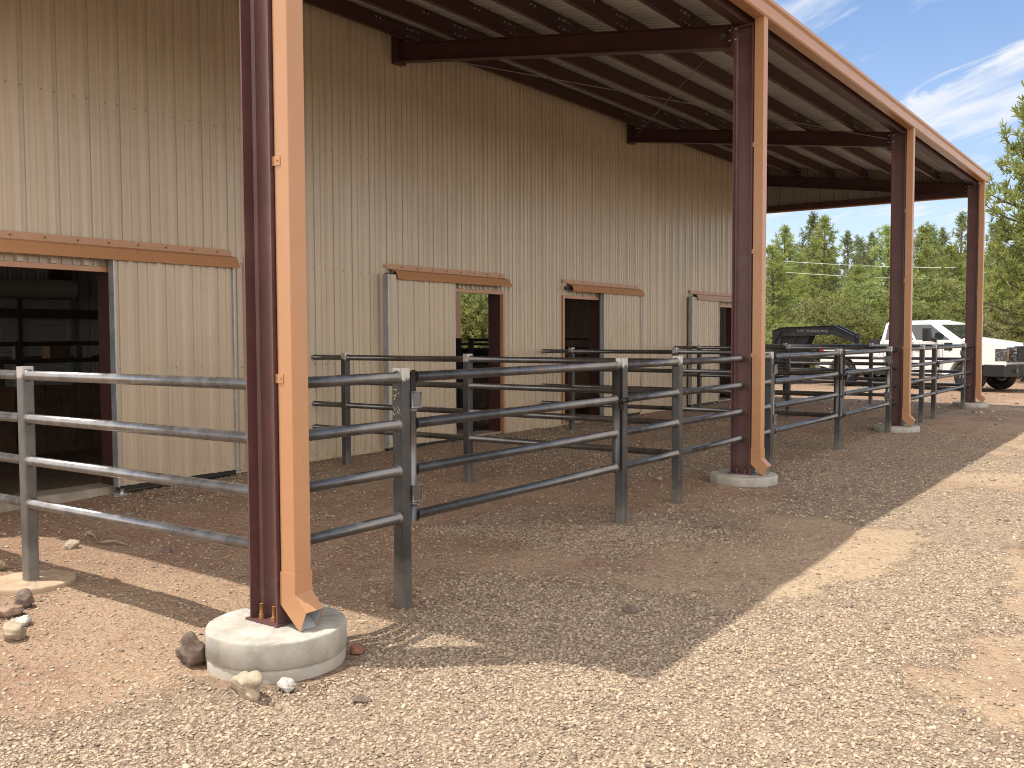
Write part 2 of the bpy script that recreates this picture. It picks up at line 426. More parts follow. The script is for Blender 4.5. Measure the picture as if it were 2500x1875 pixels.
pebble = m.rng(m.noise(v, 9, 3, 0.6), 0.45, 0.6, 0.0, 0.55)
grit = m.rng(m.noise(v, 16, 4, 0.7), 0.40, 0.62, 0.18, 0.62)
gm = m.math('MAXIMUM', m.math('MAXIMUM', gmask, pebble), grit)
edge = m.rng(vd, 0.25, 0.62, 1.0, 0.62)
cc = m.mix(gm, base, m.mix(0.25, m.mix(1.0, gcol, edge, 'MULTIPLY'), base))
speck = m.rng(m.noise(v, 75, 3, 0.7), 0.62, 0.74, 0, 0.5)
cc = m.mix(speck, cc, m.mix(1.0, cc, (0.40, 0.37, 0.35), 'MULTIPLY'))
m.set(Base_Color=cc, Roughness=0.95, Specular_IOR_Level=0.12)
hh = m.math('ADD', m.math('MULTIPLY', m.math('SUBTRACT', 1.0, vd), m.math('ADD', m.math('MULTIPLY', gm, 0.9), 0.15)), m.math('MULTIPLY', fine, 0.5))
hh = m.math('ADD', hh, m.math('MULTIPLY', m.math('SUBTRACT', 1.0, vdL), m.math('MULTIPLY', gm, 0.5)))
m.bump(hh, 1.0, 0.02)
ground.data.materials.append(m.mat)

# loose stones on the ground: one object, nobody could count it
def ico():
    t = (1+5**.5)/2
    V = np.array([(-1,t,0),(1,t,0),(-1,-t,0),(1,-t,0),(0,-1,t),(0,1,t),(0,-1,-t),(0,1,-t),(t,0,-1),(t,0,1),(-t,0,-1),(-t,0,1)], float)
    V /= np.linalg.norm(V[0])
    Fc = np.array([(0,11,5),(0,5,1),(0,1,7),(0,7,10),(0,10,11),(1,5,9),(5,11,4),(11,10,2),(10,7,6),(7,1,8),(3,9,4),(3,4,2),(3,2,6),(3,6,8),(3,8,9),(4,9,5),(2,4,11),(6,2,10),(8,6,7),(9,8,1)])
    return V, Fc
def scatter(n_try, rlo, rhi, smin, smax, power, seed, gmin=0.1):
    r = np.random.default_rng(seed)
    ang = YAW + r.uniform(-0.62, 0.62, n_try); rad = rlo + (rhi-rlo)*r.random(n_try)**power
    x, y = rad*np.cos(ang), rad*np.sin(ang)
    keep = r.random(n_try) < np.clip(gmin + gravel_amount(x, y), 0, 1)
    keep &= ~((y > 8.2) & (x < 22))
    for fx in (3.11, 9.15, 15.3, 21.4): keep &= np.hypot(x-fx, y-3.62) > 0.44
    x, y = x[keep], y[keep]
    s = smin*(smax/smin)**(r.random(len(x))**2.0)
    return x, y, s
parts = [scatter(170000, 3.1, 7.5, 0.0030, 0.0115, 0.80, 1, 0.13), scatter(95000, 7.5, 17, 0.005, 0.0145, 0.75, 2, 0.30), scatter(9000, 17, 34, 0.012, 0.04, 0.8, 3, 0.3),
         scatter(330, 3.1, 14, 0.014, 0.030, 0.7, 4, 0.25)]
X = np.concatenate([p_[0] for p_ in parts]); Y = np.concatenate([p_[1] for p_ in parts]); S = np.concatenate([p_[2] for p_ in parts])
N = len(X); V, Fc = ico()
VV = V[None]*(1+nrg.uniform(-0.42, 0.42, (N, 12, 1)))
VV = VV*np.stack([nrg.uniform(.8, 1.5, N), nrg.uniform(.7, 1.1, N), nrg.uniform(.42, .8, N)], -1)[:, None, :]
a = nrg.uniform(0, 2*np.pi, N); ca, sa = np.cos(a)[:, None], np.sin(a)[:, None]
xr = VV[..., 0]*ca - VV[..., 1]*sa; yr = VV[..., 0]*sa + VV[..., 1]*ca; zr = VV[..., 2] + 0.35*nrg.uniform(-1, 1, N)[:, None]*xr
zc = gz(X, Y) + S*nrg.uniform(0.0, 0.40, N)
P = np.stack([X[:, None]+S[:, None]*xr, Y[:, None]+S[:, None]*yr, zc[:, None]+S[:, None]*zr], -1).reshape(-1, 3)
FF = (Fc[None]+12*np.arange(N)[:, None, None]).reshape(-1, 3)
me = bpy.data.meshes.new('gravel')
me.vertices.add(len(P)); me.vertices.foreach_set('co', P.astype(np.float32).ravel())
me.loops.add(FF.size); me.polygons.add(len(FF)); me.loops.foreach_set('vertex_index', FF.astype(np.int32).ravel())
me.polygons.foreach_set('loop_start', (np.arange(len(FF))*3).astype(np.int32)); me.update(); me.validate()
inner = np.repeat(sstep(2.6, 5.0, Y+1.2*fbm(X, Y, 1.7, 77))*sstep(2.8, 4.6, X), 12).astype(np.float32)  # stones under the canopy: reddish earth tint plus shade painted into their colour
at = me.attributes.new('earth_shade', 'FLOAT', 'POINT'); at.data.foreach_set('value', inner)
tone = np.repeat(nrg.random(N), 12).astype(np.float32)
at = me.attributes.new('tone', 'FLOAT', 'POINT'); at.data.foreach_set('value', tone)
gravel = bpy.data.objects.new('gravel', me); col.objects.link(gravel); tag(gravel, 'loose crushed gravel scattered over the reddish dirt', 'gravel', kind='stuff')
m = NT('loose_stone'); v = m.coord('Object')
cc = m.ramp(m.attr('tone'), [(0.0, (0.12, 0.10, 0.09)), (0.10, (0.225, 0.185, 0.148)), (0.38, (0.34, 0.275, 0.207)), (0.72, (0.415, 0.338, 0.254)), (0.95, (0.49, 0.41, 0.318)), (1.0, (0.28, 0.18, 0.125))])
cc = m.mix(m.rng(m.noise(v, 60, 3, 0.6), 0.4, 0.7, 0, 0.4), cc, (0.36, 0.24, 0.16))
cc = m.mix(m.math('MULTIPLY', m.attr('earth_shade'), .3), cc, m.mix(1.0, cc, (.62, .50, .44), 'MULTIPLY'))
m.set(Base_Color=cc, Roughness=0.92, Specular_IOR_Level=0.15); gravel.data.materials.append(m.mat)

# dry straw and pine needles lying on the gravel: one object, nobody could count it
r_ = np.random.default_rng(91); n_ = 2600
ang = YAW + r_.uniform(-0.6, 0.6, n_); rad = 3.0+11*r_.random(n_)**1.2; x, y = rad*np.cos(ang), rad*np.sin(ang)
k = (fbm(x, y, .8, 55) > .47) & (y < 8.0) & (np.hypot(x-3.1, y-3.6) > .42); x, y = x[k], y[k]; n_ = len(x)
a = r_.uniform(0, 6.28, n_); L = r_.uniform(.02, .085, n_); w = .0011+.0006*r_.random(n_); z = gz(x, y)+.012
d = np.stack([np.cos(a), np.sin(a), r_.uniform(-.05, .25, n_)], -1)*L[:, None]; c = np.stack([x, y, z], -1); sd = np.stack([-np.sin(a), np.cos(a), .6*np.ones(n_)], -1)*w[:, None]
mid = c+d*.5+np.stack([sd[:, 0]*2, sd[:, 1]*2, np.full(n_, .004)], -1)
Q = np.concatenate([np.stack([c-sd, c+sd, mid+sd, mid-sd], 1), np.stack([mid-sd, mid+sd, c+d+sd*.4, c+d-sd*.4], 1)])
me = bpy.data.meshes.new('straw'); me.vertices.add(len(Q)*4); me.vertices.foreach_set('co', Q.reshape(-1).astype(np.float32)); me.loops.add(len(Q)*4); me.polygons.add(len(Q))
me.loops.foreach_set('vertex_index', np.arange(len(Q)*4, dtype=np.int32)); me.polygons.foreach_set('loop_start', np.arange(len(Q), dtype=np.int32)*4); me.update()
STRAW = NT('dry_straw'); STRAW.set(Base_Color=(.46, .36, .22), Roughness=.7); me.materials.append(STRAW.mat)
straw = bpy.data.objects.new('straw', me); col.objects.link(straw); tag(straw, 'dry straw and pine needles strewn over the gravel', 'straw', kind='stuff')

# ------------------------------------------------------------------ rocks and sticks
def rock(name, label, x, y, size, mat, seed, squash=(1, 1, 0.8), sink=0.25, rotz=0.0, cat='rock', lobes=()):
    import bmesh
    r = np.random.default_rng(seed)
    bm = bmesh.new(); bmesh.ops.create_icosphere(bm, subdivisions=4, radius=1)
    dirs = r.normal(size=(16, 3)); dirs /= np.linalg.norm(dirs, axis=1)[:, None]; offs = r.uniform(0.58, 0.98, 16)
    ph = r.uniform(0, 6, 9)
    for vtx in bm.verts:
        c = np.array(vtx.co); s_ = 1.0
        for d_, o_ in zip(dirs, offs):
            k = c@d_
            if k > 0: s_ = min(s_, o_/k) if k > o_ else s_
        s_ *= 1 + 0.05*math.sin(5*c[0]+ph[0])*math.sin(6*c[1]+ph[1]) + 0.03*math.sin(13*c[2]+ph[2]+4*c[0]) + 0.02*math.sin(23*c[1]+ph[3]+9*c[2])
        for ld, amp, wd in lobes:
            k = float(c@np.array(ld))/np.linalg.norm(ld); s_ *= 1+amp*math.exp(-((1-k)/wd)**2)
        vtx.co = Vector(c*s_*np.array(squash)*size)
    me = bpy.data.meshes.new(name); bm.to_mesh(me); bm.free(); me.materials.append(mat)
    for p_ in me.polygons: p_.use_smooth = True
    o = bpy.data.objects.new(name, me); col.objects.link(o)
    o.location = (x, y, gzf(x, y) + size*squash[2]*(0.75-sink)); o.rotation_euler = (0, 0, rotz)
    return tag(o, label, cat, 'rocks lying on the gravel')
rock('rock', 'dark brown lava rock left of the nearest concrete footing', 2.80, 3.86, 0.088, ROCK_D, 8, (0.9, 1.0, 0.95), 0.12, 0.4, lobes=(((-.1, .35, 1), .45, .16), ((.2, .9, -.4), .25, .2)))
rock('rock', 'knobbly pale tan rock in front of the nearest concrete footing', 2.715, 3.38, 0.078, ROCK_P, 12, (0.8, 1.15, 0.7), 0.15, -0.3, lobes=(((0.1, -.75, .75), .85, .10), ((0, 1, -.2), .35, .15), ((0, -.9, -.5), .3, .12)))
rock('rock', 'small white speckled rock in front of the nearest footing', 2.84, 3.25, 0.040, ROCK_W, 9, (0.9, 1.2, 0.95), 0.2, 0.2)
rock('rock', 'little dark flat stone on gravel right of the pale rock', 2.98, 2.93, 0.034, ROCK_D, 14, (1, 1.5, 0.6), 0.1, 0.9)
rock('rock', 'dark brown rock topmost in the cluster at left frame edge', 2.85, 5.50, 0.068, ROCK_D, 21, (0.8, 1.2, 0.95), 0.15, 0.1)
rock('rock', 'flat dusty pink rock in middle of the left edge cluster', 2.70, 5.42, 0.075, rockmat('pink_rock', (0.30, 0.21, 0.16), (0.22, 0.15, 0.12)), 23, (1, 1.3, 0.6), 0.15, 0.6)
rock('rock', 'whitish pointed rock lowest in the left edge cluster', 2.53, 5.02, 0.074, ROCK_P, 27, (0.9, 1.1, 0.85), 0.2, 0.3)
rock('rock', 'pale rounded rock behind the pointed one in left cluster', 2.66, 5.20, 0.055, ROCK_W, 31, (1, 1.1, 0.7), 0.2, 1.3)
rock('rock', 'small tan stone in the sunlit strip right of left post', 3.76, 6.58, 0.052, ROCK_P, 35, (0.8, 1.1, 0.9), 0.1, 0.7)
rock('rock', 'dark brown stone in shade behind the sunlit strip', 4.05, 5.86, 0.035, ROCK_D, 37, (1, 1, 0.8), 0.2, 0.0)
rock('rock', 'grey brown stone on shaded gravel right of the gate', 4.75, 2.55, 0.036, ROCK_D, 41, (1, 1.5, 0.7), 0.2, 0.2)
rock('rock', 'reddish stone tucked against right side of nearest footing', 3.36, 3.32, 0.040, rockmat('red_rock', (0.26, 0.12, 0.08), (0.17, 0.09, 0.07)), 43, (1, 1, 0.8), 0.2, 0.2)
mb = MB()
for p0, p1, r_ in (((4.04, 6.86), (3.93, 6.52), .013), ((3.93, 6.52), (4.01, 6.28), .010)):
    a_ = Vector((*p0, gzf(*p0)+.02)); b_ = Vector((*p1, gzf(*p1)+.018)); c_ = (a_+b_)/2+Vector((.02, .01, .012))
    mb.tube([a_, c_, b_], [r_, r_*.9, r_*.6], 7)
tag(mb.build('stick', STICK), 'forked dry stick lying in shade right of left post', 'stick')
# pine cone at the left frame edge
mb = MB(); px_, py_ = 3.17, 6.42
for k in range(60):
    t = k/59; a_ = k*2.4; rr = 0.038*math.sin(math.pi*(0.12+0.8*t)); c_ = Vector((px_, py_-0.05+0.10*t, gzf(px_, py_)+.035))
    d = Vector((math.cos(a_), 0.5, math.sin(a_))); e = c_+d*rr; s_ = Vector((-math.sin(a_), 0, math.cos(a_)))*0.009
    mb.add([c_+s_*.4, c_-s_*.4, e-s_, e+s_+Vector((0, .006, 0)), e+d*0.004], [(0, 1, 2, 3), (3, 2, 4)])
tag(mb.build('pine_cone', STICK), 'brown pine cone on the ground at left frame edge', 'pine cone')

# ------------------------------------------------------------------ corrugated sheet
def ribs(x0, x1, phase=0.0, h=0.033):
    """profile of a ribbed panel between x0 and x1: list of (x, height)"""
    mod = 0.3048; pts = []
    k0 = int(math.floor((x0-phase)/mod))-1; k1 = int(math.ceil((x1-phase)/mod))+1
    for k in range(k0, k1):
        b = phase + k*mod
        for dx, dh in ((-.042, 0), (-.024, h), (.024, h), (.042, 0), (.080, 0), (.086, .012), (.116, .012), (.122, 0), (.182, 0), (.188, .012), (.218, .012), (.224, 0)):
            pts.append((b+dx, dh))
    def at_(x):
        for (xa, ha), (xb, hb) in zip(pts, pts[1:]):
            if xa <= x <= xb: return ha + (hb-ha)*(x-xa)/(xb-xa)
        return 0
    return [(x0, at_(x0))] + [q_ for q_ in pts if x0 < q_[0] < x1] + [(x1, at_(x1))]
def sheet(mb, x0, x1, y, z0, z1, out=-1, phase=0.0, mat=0, h=0.033, zf=None):
    """upright ribbed sheet along X at depth y; zf(x) gives another top"""
    p_ = ribs(x0, x1, phase, h); n = len(p_)
    vs_ = [(x, y+out*d, z0) for x, d in p_] + [(x, y+out*d, zf(x) if zf else z1) for x, d in p_]
    mb.add(vs_, [(i, i+1, n+i+1, n+i) for i in range(n-1)], mat)
def sheet_y(mb, y0, y1, x, z0f, z1f, out=-1, phase=0.0, mat=0, h=0.032):
    """upright ribbed sheet along Y at X = x"""
    p_ = ribs(y0, y1, phase, h); n = len(p_)
    vs_ = [(x+out*d, y, z0f(y)) for y, d in p_] + [(x+out*d, y, z1f(y)) for y, d in p_]
    mb.add(vs_, [(i, i+1, n+i+1, n+i) for i in range(n-1)], mat)

# ------------------------------------------------------------------ the barn
YW, YF, XA, XB = 8.275, 20.5, 2.92, 21.47
SL = 0.137                                                    # roof slope
ztop = lambda y: 4.685 + SL*(y-3.5) + 0.225                   # underside of the roof deck at a given Y
ZE = ztop(YW)
YR = (YW+YF)/2
def broof(y): return ztop(y) if y <= YR else ztop(2*YR-y)
barn = thing('barn', 'long tan ribbed metal barn with four sliding stall doors', 'barn', (XA, YW, 0))
DOORS = [(3.96, 5.18, 5.11, 6.48, 3.88, 6.54), (10.20, 11.42, 8.82, 10.16, 8.86, 11.46), (13.12, 14.34, 14.20, 15.56, 13.06, 15.66), (19.16, 20.38, 17.74, 19.12, 17.86, 20.46)]
ZL, ZW0 = 2.285, 0.225                                        # door lintel, bottom of the siding
RPH = 4.307 % 0.3048
mb = MB()
xs = XA
for o0, o1, *_ in DOORS:
    sheet(mb, xs, o0, YW, ZW0, ZE-.02, -1, RPH)
    sheet(mb, o0, o1, YW, ZL+.03, ZE-.02, -1, RPH)
    xs = o1
sheet(mb, xs, XB, YW, ZW0, ZE-.02, -1, RPH)
# screw heads along the girts
def screws(mb, x0, x1, y, z, mat, skip=()):
    k = int((x0-RPH)/0.3048)
    while True:
        b = RPH + k*0.3048; k += 1
        if b > x1: break
        for dx in (0.06, 0.243):
            x = b+dx
            if x < x0 or x > x1 or any(s0 < x < s1 for s0, s1 in skip): continue
            r_ = 0.0062
            mb.extrude([(x+r_*math.cos(a), z+r_*math.sin(a)) for a in (0, 1.05, 2.1, 3.14, 4.19, 5.24)], 1, y-.006, y+.001, mat)
hs = [(d[4]-.02, d[5]+.02) for d in DOORS]; os_ = [(min(d[0], d[2])-.02, max(d[1], d[3])+.02) for d in DOORS]
for z_, sk in ((3.835, ()), (2.435, hs), (1.33, os_), (0.27, os_), (5.0, ())): screws(mb, XA+.1, XB-.1, YW, z_, 1, sk)
w = mb.build('wall', [TAN, SCREW], barn)
# back wall, inside pale
mb = MB(); sheet(mb, XA, XB, YF, 0.1, ZE-.02, 1, 0.1); mb.build('wall', LINER, barn)['label'] = 'pale rear wall seen through the open doors'
# gable walls with the aisle openings
A0, A1, AT = 14.1, 17.03, 3.7
for x_, out in ((XA, -1), (XB, 1)):
    mb = MB()
    f0 = lambda y: 0.1; f1 = lambda y: broof(y)-.02; fa = lambda y: AT
    sheet_y(mb, YW, A0, x_, f0, f1, out); sheet_y(mb, A0, A1, x_, fa, f1, out); sheet_y(mb, A1, YF, x_, f0, f1, out)
    g_ = mb.build('wall', TAN, barn); g_['label'] = 'gable end wall with wide aisle opening'
    for (ya, yb, za, zb_) in ((A1-.0, A1+.16, 0.1, AT+.1), (A0-.16, A0, 0.1, AT+.1), (A0, A1, AT, AT+.1)):
        mb = MB(); mb.box(x_-.22, x_+.06, ya, yb, za, zb_); mb.build('aisle_frame', COPPER, barn)
# roof
mb = MB()
p_ = ribs(XA-.12, XB+.12, 0.05, .03); n = len(p_)
for ya, yb in ((YW, YR), (YR, YF+.3)):
    vs_ = [(x, ya, broof(ya)+d) for x, d in p_] + [(x, yb, broof(yb)+d) for x, d in p_]
    mb.add(vs_, [(i, i+1, n+i+1, n+i) for i in range(n-1)])
mb.build('roof', DECK, barn)
for x_ in (XA, XB):
    mb = MB(); mb.box(x_-.045, x_+.045, YW-.04, YW-.03, .23, ZE-.05) if x_ > XA else mb.box(x_-.045, x_+.06, YW-.045, YW-.037, .23, ZE-.05)
    mb.build('corner_trim', COPPER, barn)
# stem wall and floor slab edge
mb = MB(); mb.box(XA, XB, YW+.012, YW+.33, -.3, .245)
mb.build('foundation', CONC_D, barn)
mb = MB(); xs = XA
for o0, o1, *_ in DOORS:
    mb.extrude([(YW-.045, .205), (YW-.04, .222), (YW+.004, .232), (YW+.004, .205)], 0, xs, o0-.03); xs = o1+.03
mb.extrude([(YW-.045, .205), (YW-.04, .222), (YW+.004, .232), (YW+.004, .205)], 0, xs, XB)
mb.build('base_trim', paint('tan_trim', (0.46, 0.36, 0.25), .4, .05), barn)
# inner frame columns and girts, dim behind the doors
for cxn in (3.11, 9.15, 15.3, 21.3):
    mb = MB(); mb.box(cxn-.1, cxn+.1, YW+.25, YW+.55, .1, ZE-.3)
    mb.build('inner_column', MAROON, barn)
mb = MB(); mb.box(XA+.1, XB-.1, YF-.24, YF-.06, 2.08, 2.28); mb.build('girt', DARKIN, barn)
mb = MB(); mb.box(11.35, 11.65, YF-.4, YF-.06, 2.5, 5.2); mb.build('inner_column', DARKIN, barn)
for z_ in (3.0, 4.1):
    mb = MB(); mb.extrude([(YW+.06, z_), (YW+.25, z_), (YW+.25, z_+.06), (YW+.06, z_+.02)], 0, XA+.1, XB-.1); mb.build('girt', MAROON_D, barn)

def sliding_door(i, o0, o1, p0, p1, h0, h1):
    """track cover, opening trim, jambs and the panel with its channels and bottom guide"""
    right_side = p0 > o0
    mb = MB(); T = .003
    prof = [(YW-.035, 2.562), (YW-.040, 2.505), (YW-.130, 2.478), (YW-.178, 2.372), (YW-.165, 2.372), (YW-.122, 2.470), (YW-.034, 2.497), (YW-.031, 2.562)]
    mb.extrude(prof, 0, h0+(0 if right_side and i == 0 else .14), h1)
    mb.box(h0, h1-.08, YW-.0385, YW-.030, 2.508, 2.570)
    k = h0+.04
    while k < h1-.1:
        mb.extrude([(k+.010*math.cos(a), 2.536+.010*math.sin(a)) for a in (0, 1.05, 2.1, 3.14, 4.19, 5.24)], 1, YW-.049, YW-.038, 1); k += .305
    tcv = mb.build('track_cover', [COPPER, SCREW], barn)
    mb = MB(); mb.extrude([(YW-.10, 2.40), (YW-.055, 2.40), (YW-.055, 2.45), (YW-.10, 2.45)], 0, h0+.02, h1-.02); mb.build('rail', BLACKST, tcv)
    mb = MB()
    mb.box(o0-.055, o1+.055, YW-.040, YW+.02, ZL-.022, ZL+.026)
    for xj, sg in ((o0, -1), (o1, 1)):
        mb.box(min(xj, xj+sg*.05), max(xj, xj+sg*.05), YW-.038, YW+.02, ZW0, ZL-.022)
    mb.build('door_frame', COPPER, barn)
    mb = MB()
    mb.box(o0-.07, o0-.005, YW+.021, YW+.24, .247, ZL+.05); mb.box(o1+.005, o1+.07, YW+.021, YW+.24, .247, ZL+.05)
    mb.box(o0-.005, o1+.005, YW+.021, YW+.24, ZL+.004, ZL+.06)
    mb.build('door_jamb', MAROON_D, barn)
    yd = YW-.122; mb = MB()
    sheet(mb, p0+.012, p1-.012, yd, .262, 2.43, -1, RPH+.07, 0, .026)
    mb.box(p0+.01, p1-.01, yd+.003, yd+.05, .262, 2.43, 2)
    for z_ in (1.36, 2.38, .30):
        k = p0+.06
        while k < p1-.04:
            mb.extrude([(k+.0065*math.cos(a), z_+.0065*math.sin(a)) for a in (0, 1.57, 3.14, 4.71)], 1, yd-.007, yd+.001, 1); k += .152
    pan = mb.build('sliding_door', [TAN, SCREW, GALV], barn)
    for xe in (p0, p1-.014):
        mb = MB(); mb.box(xe, xe+.014, yd-.028, yd+.056, .255, 2.435); mb.build('edge_channel', GALV, pan)
    mb = MB(); mb.box(p0+.02, p1, yd-.002, yd+.045, .215, .259); mb.build('bottom_rail', BLACKST, pan)
    gx_ = p0+.05 if right_side else p1-.12
    mb = MB(); mb.extrude([(gx_+.055*math.cos(a)*1.6, yd-.0+.055*math.sin(a)) for a in np.linspace(0, 2*math.pi, 14)[:-1]], 2, .165, .178)
    mb.box(gx_-.03, gx_+.05, yd-.01, YW, .178, .19); mb.tube([(gx_, yd, .178), (gx_, yd, .235)], .02, 10)
    mb.build('guide_roller', GALV, pan)
for i, d in enumerate(DOORS): sliding_door(i, *d)

# roll-up door on the far wall
rx0, rx1 = 7.6, 11.58
mb = MB(); nrib = 34
prof = []
for k in range(nrib*4+1):
    z_ = .1 + 2.4*k/(nrib*4); prof.append((YF-.14-.012*math.cos(k*math.pi/2), z_))
mb.extrude(prof, 0, rx0, rx1, 0, closed=False, smooth=False)
rd = mb.build('roller_door', LINER, barn)
mb = MB(); mb.tube([(rx0-.1, YF-.36, 2.72), (rx1+.1, YF-.36, 2.72)], .20, 20); mb.build('drum_cover', paint('grey_hood', (.22, .21, .19), .5), rd)
mb = MB(); mb.box(rx1, rx1+.12, YF-.18, YF-.06, .1, 2.6); mb.build('guide_rail', GALV, rd); mb = MB(); mb.box(rx0-.12, rx0, YF-.18, YF-.06, .1, 2.6); mb.build('guide_rail', GALV, rd)
mb = MB(); mb.box(10.55, 10.62, YF-.20, YF-.16, .1, 2.5); mb.build('wind_strap', DARKIN, rd)

# ------------------------------------------------------------------ lean-to canopy
lean = thing('lean_to', 'open maroon steel lean-to canopy with copper gutter along the barn', 'canopy', (XA, 3.6, 0))
CX = [3.11, 9.145, 15.30, 21.395]
FW, FT, WT = 0.075, 0.009, 0.007                              # half flange width, flange and web thickness
Y0, Y1 = 3.532, 3.732                                         # outer and inner face of the columns
zr = lambda y: 4.70 + SL*(y-3.64)                             # top of rafters
NCX = []
for c in CX:
    mb = MB()
    zc0 = ZB+.012; zc1 = zr(3.64)-.03
    mb.box(c-FW, c+FW, Y0, Y0+FT, zc0, zc1); mb.box(c-FW, c+FW, Y1-FT, Y1, zc0, zc1)
    mb.box(c-WT/2, c+WT/2, Y0+FT, Y1-FT, zc0, zc1)
    for sx in (-1, 1):                                        # fillets where web meets flange
        for yy, sy in ((Y0+FT, 1), (Y1-FT, -1)):
            mb.add([(c+sx*WT/2, yy, zc0), (c+sx*(WT/2+.012), yy, zc0), (c+sx*WT/2, yy+sy*.012, zc0), (c+sx*WT/2, yy, zc1), (c+sx*(WT/2+.012), yy, zc1), (c+sx*WT/2, yy+sy*.012, zc1)], [(1, 2, 5, 4)])
    mb.box(c-FW-.005, c+FW+.005, Y0-.005, Y1+.012, zc1, zc1+.014)
    colm = mb.build('column', MAROON, lean)
    mb = MB(); mb.box(c-FW-.012, c+FW+.012, Y0-.012, Y1+.022, ZB-.001, ZB+.0115); mb.build('base_plate', MAROON, colm)
    for sx in (-1, 1):
        for yy in (Y0+.055, Y1-.055):
            x_ = c+sx*.05; mb = MB()
            mb.prism([(x_+.014*math.cos(a), yy+.014*math.sin(a)) for a in np.arange(6)*math.pi/3], ZB+.012, ZB+.032)
            mb.tube([(x_, yy, ZB+.012), (x_, yy, ZB+.085)], .0085, 8)
            mb.build('anchor_bolt', RUSTY if c < 4 else MAROON, colm)
    # rafter: sloping beam from column to the barn wall
    mb = MB(); RD = 0.225; ya, yb = 3.757, 8.155
    def beam(x0, x1, za, zb_): mb.add([(x, y, zr(y)+z) for x in (x0, x1) for y in (ya, yb) for z in (za, zb_)], [(0, 1, 3, 2), (4, 6, 7, 5), (0, 4, 5, 1), (2, 3, 7, 6), (0, 2, 6, 4), (1, 5, 7, 3)])
    beam(c-.065, c+.065, -.009, 0); beam(c-.065, c+.065, -RD, -RD+.009); beam(c-.003, c+.003, -RD+.009, -.009)
    raf = mb.build('rafter', MAROON_D, lean)
    mb = MB(); mb.box(c-.085, c+.085, 3.7335, 3.7565, zr(3.75)-RD-.05, zr(3.75)+.03); mb.build('end_plate', MAROON_D, raf); mb = MB(); mb.box(c-.085, c+.085, 8.156, 8.240, zr(8.2)-RD-.03, zr(8.2)+.16); mb.build('end_plate', MAROON_D, raf)
    mb = MB()
    for yy in (3.70, 3.79):
        for z_ in (-.05, -.15):
            for sx in (-.05, .05): mb.tube([(c+sx, yy-.004 if yy < 3.75 else yy-.036, zr(3.75)+z_), (c+sx, yy+.02 if yy < 3.75 else yy+.0, zr(3.75)+z_)], .010, 6)
    mb.build('bolts', GALV, raf)['kind'] = 'stuff'
    NCX.append(c)
# purlins
PX0, PX1 = XA-.05, XB+.03
PY = [4.30, 5.035, 5.76, 6.50, 7.235, 7.98]
for y in PY:
    z0 = zr(y)+.004; h = .212; t = .004
    mb = MB()
    prof = [(y-.062, z0+.02), (y-.062, z0), (y, z0), (y, z0+h-t), (y+.062, z0+h-t), (y+.062, z0+h-.02), (y+.058, z0+h-.02), (y+.058, z0+h-t-.004), (y-.004, z0+h-t-.004), (y-.004, z0+t), (y-.058, z0+t), (y-.058, z0+.02)]
    mb.extrude([(py, pz+SL*(py-y)) for py, pz in prof], 0, PX0, PX1)
    pu = mb.build('purlin', MAROON_D, lean)
    mb = MB()
    for c in CX:
        for off in (-.62, .62, -.06, .06):
            for dx in (0, .075):
                for dz in ((.06, .155) if abs(off) < .1 else (.155,)):
                    x_ = c+off+dx-.03
                    mb.tube([(x_, y-.016, z0+dz), (x_, y-.004, z0+dz)], .0115, 6)
    mb.build('bolts', GALV, pu)['kind'] = 'stuff'
# eave strut
mb = MB(); z0 = zr(3.64)-.01
mb.extrude([(3.60, z0), (3.72, z0+.012), (3.72, z0+.03), (3.608, z0+.02), (3.608, z0+.19), (3.72, z0+.205), (3.72, z0+.215), (3.60, z0+.20)], 0, PX0, PX1)
mb.build('eave_strut', MAROON_D, lean)
# deck
mb = MB(); p_ = ribs(XA-.10, XB+.10, 0.05, .03); n = len(p_)
vs_ = [(x, 3.50, ztop(3.50)+d) for x, d in p_] + [(x, YW+.004, ztop(YW)+d) for x, d in p_]
mb.add(vs_, [(i, i+1, n+i+1, n+i) for i in range(n-1)])
mb.build('roof', DECK, lean)
# gutter with lip
mb = MB(); gz0 = 4.735
prof = [(3.535, 4.90), (3.535, gz0), (3.425, gz0), (3.408, gz0+.012), (3.395, gz0+.105), (3.368, gz0+.125), (3.368, gz0+.158), (3.395, gz0+.172), (3.44, gz0+.172), (3.44, gz0+.166), (3.402, gz0+.162), (3.376, gz0+.152), (3.376, gz0+.129), (3.402, gz0+.108), (3.414, gz0+.016), (3.427, gz0+.006), (3.529, gz0+.006), (3.529, 4.90)]
mb.extrude(prof, 0, XA-.12, XB+.12)
mb.build('gutter', COPPER, lean)
